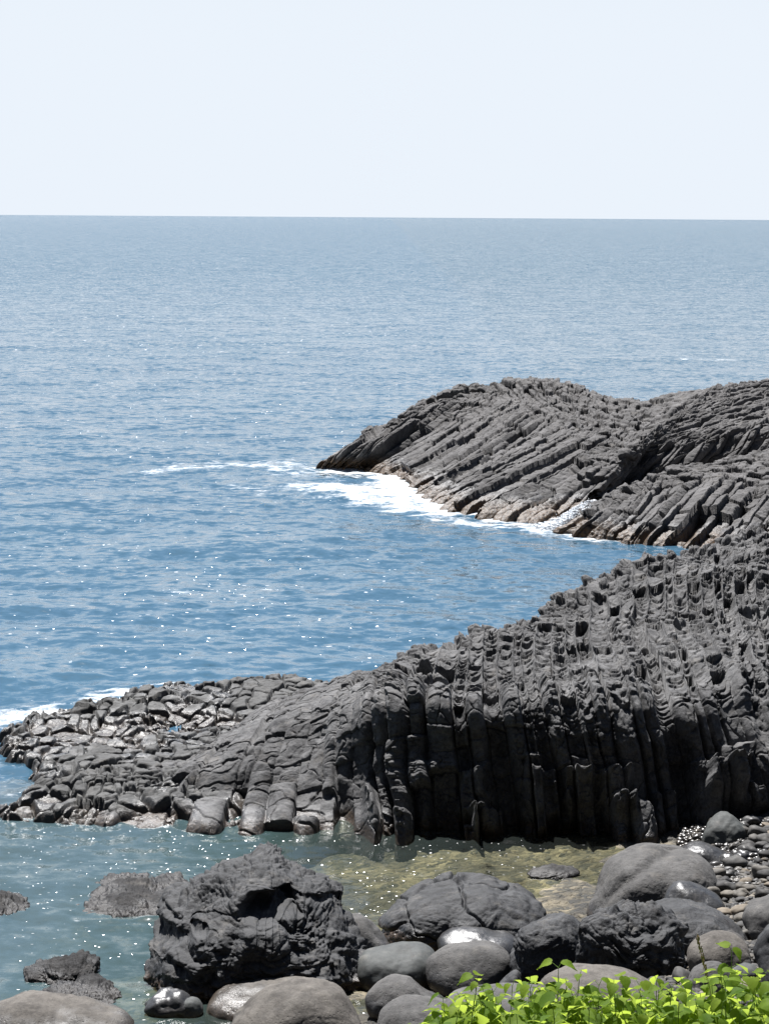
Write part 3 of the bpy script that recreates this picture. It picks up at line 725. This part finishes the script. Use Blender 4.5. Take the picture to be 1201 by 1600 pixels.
    for (dx, dy, rx, ry, dep) in dents:
        # a hollow eaten into the seaward face
        g = at_y(dx, dy, Yc); mm = Yc / FPX
        qx = (V2[..., 0] - g[0]) / (rx * mm) + .25 * fbm(x * 2, y * 2, z * 2, 2, seed=seed + 51); qz = (V2[..., 2] - g[2]) / (ry * mm) + .25 * fbm(x * 2, y * 2, z * 2, 2, seed=seed + 52)
        k = np.clip(1 - np.abs(qx) ** 2.2 - np.abs(qz) ** 2.2, 0, 1) ** .4
        V2[..., 1] += dep * k * (V2[..., 1] < Yc)
    if pushes:
        rel = V2 - np.array([0, 0, HC]); cc_ = rel @ CR
        ppx = 600.5 - FPX * cc_[..., 0] / cc_[..., 2]; ppy = 800.0 + FPX * cc_[..., 1] / cc_[..., 2]
        ppx = ppx + 6 * fbm(x * 2.5, y * 2.5, z * 2.5, 3, seed=seed + 61); ppy = ppy + 5 * fbm(x * 2.5 + 5, y * 2.5, z * 2.5, 3, seed=seed + 62)
        for pg, dep, soft in pushes:
            k = sstep(0, soft, poly_sd(ppx, ppy, np.array(pg, float)))
            V2[..., 1] += dep * k * (V2[..., 1] < Yc)
    if creases:
        rel = V2 - np.array([0, 0, HC]); cc_ = rel @ CR
        ppx = 600.5 - FPX * cc_[..., 0] / cc_[..., 2]; ppy = 800.0 + FPX * cc_[..., 1] / cc_[..., 2]
        for pl, wd, dep in creases:
            dd_ = seg_dist(ppx, ppy, [(a_, b_, wd) for a_, b_ in pl])
            V2 = V2 - Nn * (dep * np.exp(-dd_ ** 2) * (V2[..., 1] < Yc + .3 * thick * Wm))[..., None]
    hh_ = (V2[..., 2] - V2[..., 2].min()) / max(np.ptp(V2[..., 2]), 1e-6)
    Cm = np.array([0, 0, HC])
    V2 = Cm + (V2 - Cm) * (1 + (lean * max(np.ptp(V2[..., 2]), .1) * (hh_ - .15) / Yc))[..., None]
    V2[0] = V2[0].mean(0); V2[-1] = V2[-1].mean(0)
    me = mesh_np(name, V2.reshape(-1, 3), sphere_faces(nu, nv))
    ob = mk_obj(name, me, mat=mat, label=label, category='rock' if rough > .05 else 'boulder')
    if group: ob['group'] = group
    return ob

boulder('craggy_rock', [(216,1500),(224,1462),(250,1444),(252,1398),(296,1382),(338,1354),(378,1330),(424,1314),(456,1336),(492,1362),(526,1386),(546,1420),(570,1455),(588,1495),(578,1542),(480,1568),(380,1572),(300,1568),(228,1550)], M_CRAG,
        'tall craggy dark rock with a shadowed hollow standing in the shallow water', zb=-0.1, thick=.75, rough=.15, facet=.16, cracks=.03, lump=.022, seed=4, nu=520, nv=380, lean=.75, sq=2.0, fine=.02,
        dents=[(322,1412,16,12,.15)],
        pushes=[([(368,1442),(372,1412),(392,1392),(425,1384),(452,1378),(472,1396),(478,1432),(462,1442)], .5, 22), ([(240,1455),(330,1450),(360,1500),(300,1540),(235,1530)], -.2, 20), ([(470,1395),(530,1390),(550,1430),(500,1440)], .2, 14)])
boulder('low_rock', [(104,1412),(118,1394),(160,1382),(215,1380),(262,1386),(300,1384),(330,1400),(300,1422),(255,1436),(190,1442),(130,1438)], M_WETR,
        'low flat wet black rock awash left of the tall craggy rock', zb=-.05, thick=.9, rough=.11, seed=7, nu=360, nv=240, fine=.035, lean=.9, sq=2.6, dents=[(200,1428,80,8,.3)])
boulder('low_rock', [(-90,1420),(-60,1400),(0,1394),(38,1402),(52,1416),(30,1432),(-20,1445),(-80,1440)], M_WETR,
        'wet black rock cut by the left edge of the view', zb=-.05, thick=.9, rough=.11, seed=8, nu=300, nv=200, fine=.035, lean=.8)
boulder('low_rock', [(38,1520),(52,1503),(85,1494),(125,1492),(150,1503),(148,1520),(110,1536),(60,1542)], M_WETR,
        'small wet barnacled rock in the water, upper of the two at lower left', zb=-.05, thick=.8, rough=.08, seed=9, nu=300, nv=200, fine=.035, lean=.8)
boulder('low_rock', [(55,1572),(75,1552),(112,1532),(150,1528),(182,1542),(198,1556),(170,1574),(110,1584)], M_WETR,
        'small wet barnacled rock in the water, lower of the two at lower left', zb=-.05, thick=.8, rough=.08, seed=10, nu=300, nv=200, fine=.035, lean=.8)
boulder('flat_boulder', [(-80,1600),(-60,1576),(0,1566),(60,1568),(105,1576),(150,1584),(185,1590),(205,1604),(190,1650),(-60,1670)], M_BROWN,
        'broad flat grey boulder filling the bottom left corner', zb=-.1, thick=.7, lump=.05, seed=11, rough=.03)
boulder('small_stone', [(220,1574),(236,1556),(262,1550),(292,1556),(300,1576),(270,1594),(235,1592)], M_GLOSS,
        'small wet black stone at the left foot of the craggy rock', zb=-.05, lump=.08, seed=12, nu=80, nv=50)
boulder('small_stone', [(268,1580),(285,1562),(306,1556),(318,1570),(312,1590),(280,1594)], M_DARKSM,
        'small dark greenish stone between the wet black stone and the smooth grey boulders', zb=-.05, lump=.05, seed=13, nu=80, nv=50)
boulder('round_boulder', [(316,1580),(326,1554),(355,1541),(400,1538),(450,1540),(490,1548),(500,1580),(470,1606),(380,1604),(330,1598)], M_BROWN,
        'smooth grey boulder behind and left of the biggest pale rounded boulder', zb=-.1, lump=.04, seed=14)
boulder('round_boulder', [(360,1600),(378,1572),(410,1550),(450,1534),(490,1530),(530,1540),(556,1564),(572,1600),(560,1650),(380,1660)], M_BROWN,
        'biggest pale grey rounded boulder at the bottom, in front of the craggy rock', zb=.05, lump=.035, seed=15, nu=180, nv=110, cracks=.012)
boulder('cracked_boulder', [(584,1445),(605,1418),(640,1394),(690,1384),(730,1386),(768,1380),(800,1390),(832,1404),(852,1428),(840,1465),(780,1486),(690,1490),(610,1482)], M_CRAG,
        'domed dark boulder split by a deep crack at the near edge of the pool', zb=-.1, thick=.8, rough=.055, cracks=.10, lump=.03, seed=16, nu=320, nv=220)
boulder('pale_boulder', [(530,1470),(545,1432),(565,1432),(590,1450),(612,1478),(606,1500),(560,1510)], M_SMOOTH,
        'pale sloping boulder leaning against the right side of the craggy rock', zb=0, lump=.04, seed=17)
boulder('round_boulder', [(554,1520),(560,1492),(590,1483),(640,1480),(668,1486),(684,1510),(676,1538),(630,1550),(570,1552)], M_DARKSM,
        'dark greenish smooth boulder between the craggy rock and the pale egg-shaped boulder', zb=-.05, lump=.04, seed=18)
boulder('flat_boulder', [(681,1478),(692,1460),(725,1453),(765,1456),(800,1464),(812,1480),(790,1502),(700,1504)], M_GLOSS,
        'glossy wet flat-topped boulder behind the pale egg-shaped boulder', zb=0, lump=.03, seed=19)
boulder('round_boulder', [(664,1532),(672,1502),(695,1484),(725,1476),(765,1474),(792,1490),(798,1520),(785,1548),(735,1560),(685,1556)], M_SMOOTH,
        'pale egg-shaped boulder shaded on its right side, beside the pitted black boulder', zb=.05, lump=.03, seed=20)
boulder('round_boulder', [(568,1560),(582,1538),(605,1524),(635,1520),(655,1532),(680,1552),(700,1575),(660,1600),(590,1596)], M_SMOOTH,
        'wet-edged grey boulder below the dark greenish one', zb=.05, lump=.04, seed=21)
boulder('round_boulder', [(584,1610),(596,1578),(630,1562),(680,1560),(720,1572),(740,1600),(720,1650),(600,1650)], M_SMOOTH,
        'grey boulder at the bottom edge just left of the green plants', zb=.15, lump=.04, seed=22, rough=.01)
boulder('pitted_boulder', [(792,1500),(796,1468),(815,1446),(850,1432),(890,1430),(920,1450),(935,1490),(930,1530),(860,1550),(805,1540)], M_CRAG,
        'round pitted black boulder right of the egg-shaped boulder', zb=.1, rough=.07, lump=.03, seed=23, nu=260, nv=180)
boulder('craggy_rock', [(884,1480),(895,1440),(925,1416),(965,1410),(1010,1412),(1050,1428),(1074,1462),(1078,1500),(1055,1535),(980,1548),(900,1540)], M_CRAG,
        'jagged dark rock with a pointed knob, above the middle of the green plants', zb=.2, rough=.13, facet=.04, lump=.05, fine=.015, seed=24, nu=360, nv=260, dents=[(985,1500,40,10,.25)])
boulder('hump_boulder', [(908,1430),(925,1388),(945,1352),(975,1330),(1010,1320),(1045,1326),(1075,1328),(1103,1340),(1122,1368),(1132,1405),(1128,1430),(1050,1438),(930,1434)], M_SMOOTH,
        'largest smooth grey hump-backed boulder at the right end of the pool', zb=.0, lump=.025, seed=25, nu=300, nv=220, rough=.012, thick=.8,
        creases=[([(926,1432),(945,1405),(968,1384),(995,1366),(1018,1348),(1046,1328)], 9, .06), ([(1062,1388),(1090,1384),(1112,1398),(1122,1415)], 7, .05)])
boulder('wet_boulder', [(1036,1412),(1045,1388),(1062,1377),(1090,1382),(1118,1398),(1134,1420),(1120,1440),(1060,1436)], M_GLOSS,
        'glossy wet boulder tucked against the right of the hump-backed boulder', zb=.5, lump=.03, seed=26)
boulder('round_boulder', [(1096,1310),(1102,1286),(1120,1276),(1145,1276),(1163,1290),(1167,1312),(1150,1326),(1108,1326)], M_DARKSM,
        'dark rounded boulder on the pebbles against the foot of the cliff', zb=.2, lump=.05, seed=27)
boulder('flat_boulder', [(1055,1338),(1072,1322),(1095,1318),(1120,1326),(1145,1342),(1140,1360),(1085,1358)], M_GLOSS,
        'flat wet boulder gleaming white in the sun behind the hump-backed boulder', zb=.2, lump=.03, seed=28)
boulder('rough_boulder', [(990,1450),(1020,1420),(1065,1411),(1110,1422),(1150,1445),(1178,1478),(1150,1500),(1060,1500)], M_CRAG,
        'sloping rough grey boulder behind the stack of tan rounded boulders', zb=.35, rough=.035, lump=.03, seed=29, nu=240, nv=150)
boulder('round_boulder', [(1064,1464),(1075,1446),(1098,1438),(1130,1446),(1158,1462),(1165,1485),(1110,1500),(1070,1492)], M_SMOOTH,
        'smooth grey boulder just above the tan rounded one', zb=.45, lump=.03, seed=30)
boulder('round_boulder', [(1072,1500),(1080,1474),(1100,1460),(1128,1456),(1158,1468),(1174,1488),(1165,1515),(1110,1528),(1080,1522)], M_BROWN,
        'tan grey rounded boulder behind the dry grass stalk', zb=.5, lump=.03, seed=31)
boulder('round_boulder', [(1070,1534),(1080,1512),(1106,1501),(1132,1506),(1152,1524),(1158,1550),(1110,1566),(1074,1556)], M_SMOOTH,
        'pitted round boulder below the tan one, at the edge of the plants', zb=.5, lump=.03, seed=32, rough=.02)
boulder('round_boulder', [(1140,1520),(1155,1506),(1180,1508),(1190,1530),(1180,1552),(1145,1550)], M_DARKSM,
        'dark rounded boulder half hidden by the tallest green plant', zb=.55, lump=.03, seed=33)
boulder('dark_boulder', [(1178,1500),(1184,1462),(1200,1442),(1240,1430),(1290,1450),(1300,1520),(1260,1570),(1195,1560)], M_CRAG,
        'dark rough boulder cut by the right edge beside the plants', zb=.6, lump=.04, seed=34, rough=.03)
boulder('round_boulder', [(1164,1440),(1170,1416),(1190,1402),(1230,1398),(1270,1420),(1270,1462),(1220,1478),(1175,1466)], M_SMOOTH,
        'grey boulder on the pebbles cut by the right edge of the view', zb=.6, lump=.04, seed=35)
boulder('flat_boulder', [(835,1560),(850,1532),(890,1520),(940,1518),(990,1526),(1030,1545),(1050,1575),(990,1620),(860,1620)], M_BROWN,
        'flat grey boulder showing between the jagged rock and the plants', zb=.5, lump=.03, seed=36)
boulder('flat_boulder', [(690,1590),(705,1560),(750,1548),(810,1543),(870,1550),(890,1580),(860,1630),(720,1630)], M_SMOOTH,
        'low grey boulder behind the left end of the green plants', zb=.3, lump=.03, seed=37)
boulder('small_stone', [(770,1552),(790,1532),(806,1516),(815,1530),(820,1556),(790,1565)], M_CRAG,
        'small pointed dark stone under the pitted black boulder', zb=.35, lump=.05, seed=38, nu=80, nv=50)
boulder('low_rock', [(820,1366),(840,1354),(875,1352),(905,1360),(895,1370),(850,1374)], M_WETR,
        'dark rock barely breaking the surface in the middle of the pool', zb=-.02, rough=.05, seed=39, thick=.5, nu=120, nv=80, lean=.8, fine=.02)

# ---------------------------------------------------------------- pebbles on the beach
rng = random.Random(5)
protos = []
for k in range(6):
    TH, PH = sphere_dirs(28, 18)
    D = np.stack([np.cos(PH) * np.cos(TH), np.cos(PH) * np.sin(TH), np.sin(PH)], -1)
    sc = np.array([1.0, 0.62 + 0.3 * rng.random(), 0.42 + .25 * rng.random()])
    V = D * sc * (1 + 0.16 * fbm(D[..., 0] * 1.3 + k * 5, D[..., 1] * 1.3, D[..., 2] * 1.3, 2, seed=90 + k))[..., None]
    V[0] = V[0].mean(0); V[-1] = V[-1].mean(0)
    me = mesh_np('pebble', V.reshape(-1, 3), sphere_faces(28, 18))
    me.materials.append(M_PEBT if k == 5 else M_PEB)
    protos.append(me)
placed = []
tries = 0
while len(placed) < 295 and tries < 20000:
    tries += 1
    px, py = (rng.uniform(1085, 1235), rng.uniform(1283, 1460)) if rng.random() < .75 else (rng.uniform(960, 1235), rng.uniform(1440, 1560))
    if px < 1100 and rng.random() < .6: continue
    w = at_z(px, py, .3)
    for _ in range(5): w = at_z(px, py, float(ground_full(w[0], w[1])))
    z = float(ground_full(w[0], w[1]))
    if z < -0.03: continue
    r = 0.08 + 0.19 * rng.random() ** 1.8
    if any((w[0] - a) ** 2 + (w[1] - b_) ** 2 < (0.52 * (r + c)) ** 2 for a, b_, c in placed): continue
    placed.append((w[0], w[1], r))
    k = rng.randrange(6)
    if k == 5 and rng.random() < .4: k = 1
    o = mk_obj('beach_pebble', protos[k], label='rounded pebble of the shingle beach at the right end of the pool', category='pebble', group='pebbles of the shingle beach')
    o.location = (w[0], w[1], z + r * .38)
    o.scale = (r, r, r)
    o.rotation_euler = (rng.uniform(-.3, .3), rng.uniform(-.3, .3), rng.uniform(0, 6.28))
# finer shingle between them
gv, gf, off = [], [], 0
TH, PH = sphere_dirs(9, 6)
D = np.stack([np.cos(PH) * np.cos(TH), np.cos(PH) * np.sin(TH), np.sin(PH)], -1).reshape(-1, 3)
F = sphere_faces(9, 6)
nr = np.random.RandomState(3)
for _ in range(10000):
    px = nr.uniform(930, 1300); py = nr.uniform(1280, 1600)
    if px < 1060 and py < 1450: continue
    w = at_z(px, py, .3)
    for _ in range(3): w = at_z(px, py, float(ground_full(w[0], w[1])))
    z = float(ground_full(w[0], w[1]))
    if z < 0.03: continue
    r = nr.uniform(.04, .11); a = nr.uniform(0, 6.28)
    V = D * np.array([r, r * .7, r * .5]); ca, sa = math.cos(a), math.sin(a)
    V = np.stack([V[:, 0] * ca - V[:, 1] * sa, V[:, 0] * sa + V[:, 1] * ca, V[:, 2]], -1) + np.array([w[0], w[1], z + nr.uniform(0, .05)])
    gv.append(V); gf.append(F + off); off += len(V)
mk_obj('shingle', mesh_np('shingle', np.concatenate(gv), np.concatenate(gf)), mat=M_PEB, kind='stuff', label='fine wet shingle between the larger pebbles')

# ---------------------------------------------------------------- green plants on the bank below the viewpoint
def leaf_mat():
    m, nt, out = new_mat('green_leaf'); b = NB(nt)
    geo = b.n('ShaderNodeNewGeometry'); pos = geo.outputs['Position']
    rnd = geo.outputs['Random Per Island']
    t = b.math('ADD', b.math('MULTIPLY', rnd, .8), b.math('MULTIPLY', b.noise(pos, 8, 3), .3))
    c = b.ramp(t, [(0.1, (0.08, 0.16, 0.015)), (0.5, (0.16, 0.26, 0.02)), (0.95, (0.26, 0.36, 0.035))])
    tcn = b.mix(.5, c, (0.50, 0.60, 0.09))
    bp = b.n('ShaderNodeBump', {'Height': b.noise(pos, 60, 3), 'Strength': .25, 'Distance': .01})
    p = b.n('ShaderNodeBsdfPrincipled', {'Base Color': c, 'Roughness': .65, 'Normal': bp.outputs[0], 'Specular IOR Level': .2}).outputs[0]
    tr = b.n('ShaderNodeBsdfTranslucent', {'Color': tcn}).outputs[0]
    mx = b.n('ShaderNodeMixShader', {0: .64, 1: p, 2: tr}).outputs[0]
    nt.links.new(mx, out.inputs[0])
    return m
M_LEAF = leaf_mat()
def plain(name, col, rough=.7):
    m, nt, out = new_mat(name); b = NB(nt)
    pos = b.n('ShaderNodeNewGeometry').outputs['Position']
    c = b.mix(b.noise(pos, 40, 3), tuple(x * .7 for x in col), tuple(x * 1.25 for x in col))
    p = b.n('ShaderNodeBsdfPrincipled', {'Base Color': c, 'Roughness': rough}).outputs[0]
    nt.links.new(p, out.inputs[0]); return m
M_STEM = plain('green_stem', (0.16, 0.26, 0.05))
M_STRAW = plain('dry_straw', (0.42, 0.33, 0.18))

# one leaf: heart-shaped, serrated, folded along its midrib. rows along length
LT = np.linspace(0, 1, 9)
LW = np.array([0.08, .27, .37, .38, .34, .27, .17, .07, 0.0])
def leaf_verts(L, rs):
    out = []
    ser = np.where(np.arange(9) % 2 == 0, 1.0, .90)
    droop = rs.uniform(.1, .5); fold = rs.uniform(.08, .30)
    for i, t in enumerate(LT):
        w = LW[i] * ser[i]
        back = -0.06 if i == 1 else 0
        for s in (-1, -.5, 0, .5, 1):
            out.append((s * w * L, (t + back * abs(s) - .05 * abs(s)) * L, (-droop * t * t + fold * abs(s) * w * 1.1 + .02 * math.sin(t * 9 + s * 3)) * L))
    return np.array(out)
LF = grid_faces(9, 5)
def tube(pts, rad, sides=6):
    V, F = [], []
    for i, (p, r) in enumerate(zip(pts, rad)):
        for k in range(sides):
            a = 2 * math.pi * k / sides
            V.append((p[0] + r * math.cos(a), p[1] + r * math.sin(a), p[2]))
    for i in range(len(pts) - 1):
        for k in range(sides):
            F.append((i * sides + k, i * sides + (k + 1) % sides, (i + 1) * sides + (k + 1) % sides, (i + 1) * sides + k))
    return np.array(V), np.array(F)
def plant(top_px, top_py, Y, seed, label, height=None, bushy=1.0, group='leafy plants along the bottom edge'):
    rs = np.random.RandomState(seed)
    top = at_y(top_px, top_py, Y)
    g = float(ground_z(np.array(top[0]), np.array(Y)))
    base = np.array([top[0] + rs.uniform(-.06, .06), Y + rs.uniform(-.05, .05), g - .05])
    root = mk_obj('leafy_plant', None, label=label, category='plant', group=group)
    root.location = base
    H = top[2] - base[2]
    sv, sf, so = [], [], 0
    lv, lf, lo = [], [], 0
    def add_stem(p0, p1, r0, bend):
        nonlocal so
        t = np.linspace(0, 1, 8)[:, None]
        pts = p0 + (p1 - p0) * t + np.array(bend) * (np.sin(t * math.pi))
        V, F = tube(pts, np.linspace(r0, r0 * .22, 8)); sv.append(V); sf.append(F + so); so += len(V)
        return pts
    def add_leaf(p, az, el, L):
        nonlocal lo, so
        pet = L * rs.uniform(.25, .5)
        d = np.array([math.cos(az) * math.cos(el), math.sin(az) * math.cos(el), math.sin(el)])
        q = p + d * pet
        V, F = tube(np.array([p, p + d * pet * .5, q]), [.0022, .0018, .0014], 4); sv.append(V); sf.append(F + so); so += len(V)
        lp = leaf_verts(L, rs)
        pit = el * .3 - rs.uniform(.15, .95); roll = rs.uniform(-.35, .35)
        M = Matrix.Rotation(az - math.pi / 2, 3, 'Z') @ Matrix.Rotation(pit, 3, 'X') @ Matrix.Rotation(roll, 3, 'Y')
        lv.append(lp @ np.array(M).T + q); lf.append(LF + lo); lo += len(lp)
    nb = max(2, int(9 * bushy))
    stems = [(np.zeros(3), top - base, .008)]
    for i in range(nb):
        a = rs.uniform(0, 6.28); rr = rs.uniform(.12, .34) * bushy
        hh = H * rs.uniform(.62, .93)
        stems.append((np.zeros(3), np.array([math.cos(a) * rr, math.sin(a) * rr, hh]), .006))
    for p0, p1, r in stems:
        pts = add_stem(p0, p1, r, (rs.uniform(-.05, .05), rs.uniform(-.05, .05), 0))
        Ls = np.linalg.norm(p1 - p0)
        nlev = int(Ls / .085)
        a0 = rs.uniform(0, 6.28)
        for k in range(nlev):
            t = 1 - k / max(nlev, 1) * 1.0
            if t < .3: continue
            p = np.array([np.interp(t, np.linspace(0, 1, 8), pts[:, j]) for j in range(3)])
            size = rs.uniform(.095, .185) * (.55 if k == 0 else .8 if k == 1 else 1.0)
            for s in (0, math.pi):
                add_leaf(p, a0 + k * 1.45 + s + rs.uniform(-.3, .3), rs.uniform(.05, .7) + (.5 if k == 0 else 0), size)
    mk_obj('stem', mesh_np('stem', np.concatenate(sv), np.concatenate(sf)), root, M_STEM)
    mk_obj('foliage', mesh_np('foliage', np.concatenate(lv), np.concatenate(lf)), root, M_LEAF)
    return root
L_GEN = 'bright green broad-leaved plant in the thicket along the bottom right edge'
tops = [(690, 1580), (722, 1568), (745, 1545), (770, 1558), (800, 1548), (828, 1552), (856, 1560), (885, 1545), (905, 1532), (935, 1548), (958, 1552), (1000, 1550), (1025, 1540),
        (1048, 1552), (1080, 1545), (1100, 1550), (1125, 1530), (1160, 1540), (1180, 1545), (1205, 1550), (1235, 1545), (1270, 1540)]
for i, (x, y) in enumerate(tops):
    plant(x, y - 8, 10.6 + .5 * math.sin(i * 2.3), 40 + i, L_GEN)
for i in range(18):
    plant(690 + i * 34 + 9 * math.sin(i * 5.1), 1588 - (i % 3) * 8 - 14 * (i > 9), 10.1 + .2 * math.cos(i * 3.1), 90 + i, L_GEN)
for i in range(16):
    plant(715 + i * 36 + 10 * math.sin(i * 2.9), 1574 - (i % 3) * 6 - 18 * (i > 9), 10.9 + .25 * math.cos(i * 1.7), 150 + i, L_GEN)
for i in range(14):
    plant(740 + i * 40 + 12 * math.sin(i * 3.7), 1562 - (i % 4) * 5 - 16 * (i > 8), 10.35 + .2 * math.cos(i * 2.1), 120 + i, L_GEN)
plant(872, 1512, 10.7, 200, 'tall bright green sprig in front of the pitted black boulder', bushy=.6)
plant(972, 1532, 10.5, 201, 'green sprig rising in front of the jagged dark rock', bushy=.6)
plant(742, 1530, 10.6, 203, 'small leafy sprig standing up at the left end of the thicket', bushy=.5)
plant(1142, 1486, 10.6, 202, 'tallest green sprig, in front of the tan rounded boulders', bushy=.6)
# dry grass stalk
gt = at_y(1088, 1462, 10.4); gb = at_y(1112, 1560, 10.4)
rt = mk_obj('grass_stalk', None, label='single dry straw-coloured grass seed stalk rising above the green plants', category='grass stalk')
rt.location = gb + np.array([.05, 0, -.5])
loc = np.array(rt.location)
t = np.linspace(0, 1, 14)[:, None]
pts = (gb + np.array([.05, 0, -.5]) - loc) * (1 - t) + (gt - loc) * t + np.array([.03, 0, .0]) * np.sin(t * math.pi)
V, F = tube(pts, np.linspace(.003, .0012, 14), 5)
mk_obj('stem', mesh_np('stem', V, F), rt, M_STRAW)
sv, sf, so = [], [], 0
rs = np.random.RandomState(9)
for k in range(70):
    tt_ = rs.uniform(.72, 1.0); p = np.array([np.interp(tt_, t[:, 0], pts[:, j]) for j in range(3)])
    a = rs.uniform(0, 6.28); V = D * np.array([.003, .003, .009]); V = V + p + np.array([math.cos(a) * .007, math.sin(a) * .007, .004])
    sv.append(V); sf.append(sphere_faces(9, 6) + so); so += len(V)
mk_obj('seed_head', mesh_np('seed_head', np.concatenate(sv), np.concatenate(sf)), rt, M_STRAW)

# ---------------------------------------------------------------- white water bursting between the two lobes of the headland
sv, sf, so = [], [], 0
TH, PH = sphere_dirs(7, 5)
D5 = np.stack([np.cos(PH) * np.cos(TH), np.cos(PH) * np.sin(TH), np.sin(PH)], -1).reshape(-1, 3)
F5 = sphere_faces(7, 5)
rs = np.random.RandomState(12)
for k in range(2600):
    t_ = rs.uniform(0, 1) ** .8
    cx_ = np.interp(t_, [0, .4, 1], [845, 890, 926]); cy_ = np.interp(t_, [0, .4, 1], [832, 812, 792])
    q = at_y(cx_ + rs.normal(0, 7), cy_ + rs.normal(0, 4.5), 95.0 + 1.6 * t_ + rs.normal(0, .5))
    if q[2] < -.02: q[2] = -.02 + rs.uniform(0, .1)
    r_ = rs.uniform(.015, .085) * (1 if rs.rand() < .5 else .55)
    sv.append(D5 * np.array([r_ * 1.3, r_, r_ * .8]) + q); sf.append(F5 + so); so += len(D5)
M_FOAM, fnt, fout = new_mat('white_water')
fp = fnt.nodes.new('ShaderNodeBsdfPrincipled'); fp.inputs['Base Color'].default_value = (.80, .83, .86, 1); fp.inputs['Roughness'].default_value = .6
fnt.links.new(fp.outputs[0], fout.inputs[0])
mk_obj('sea_spray', mesh_np('sea_spray', np.concatenate(sv), np.concatenate(sf)), mat=M_FOAM, kind='stuff', label='white wave spray bursting against the foot of the far headland')
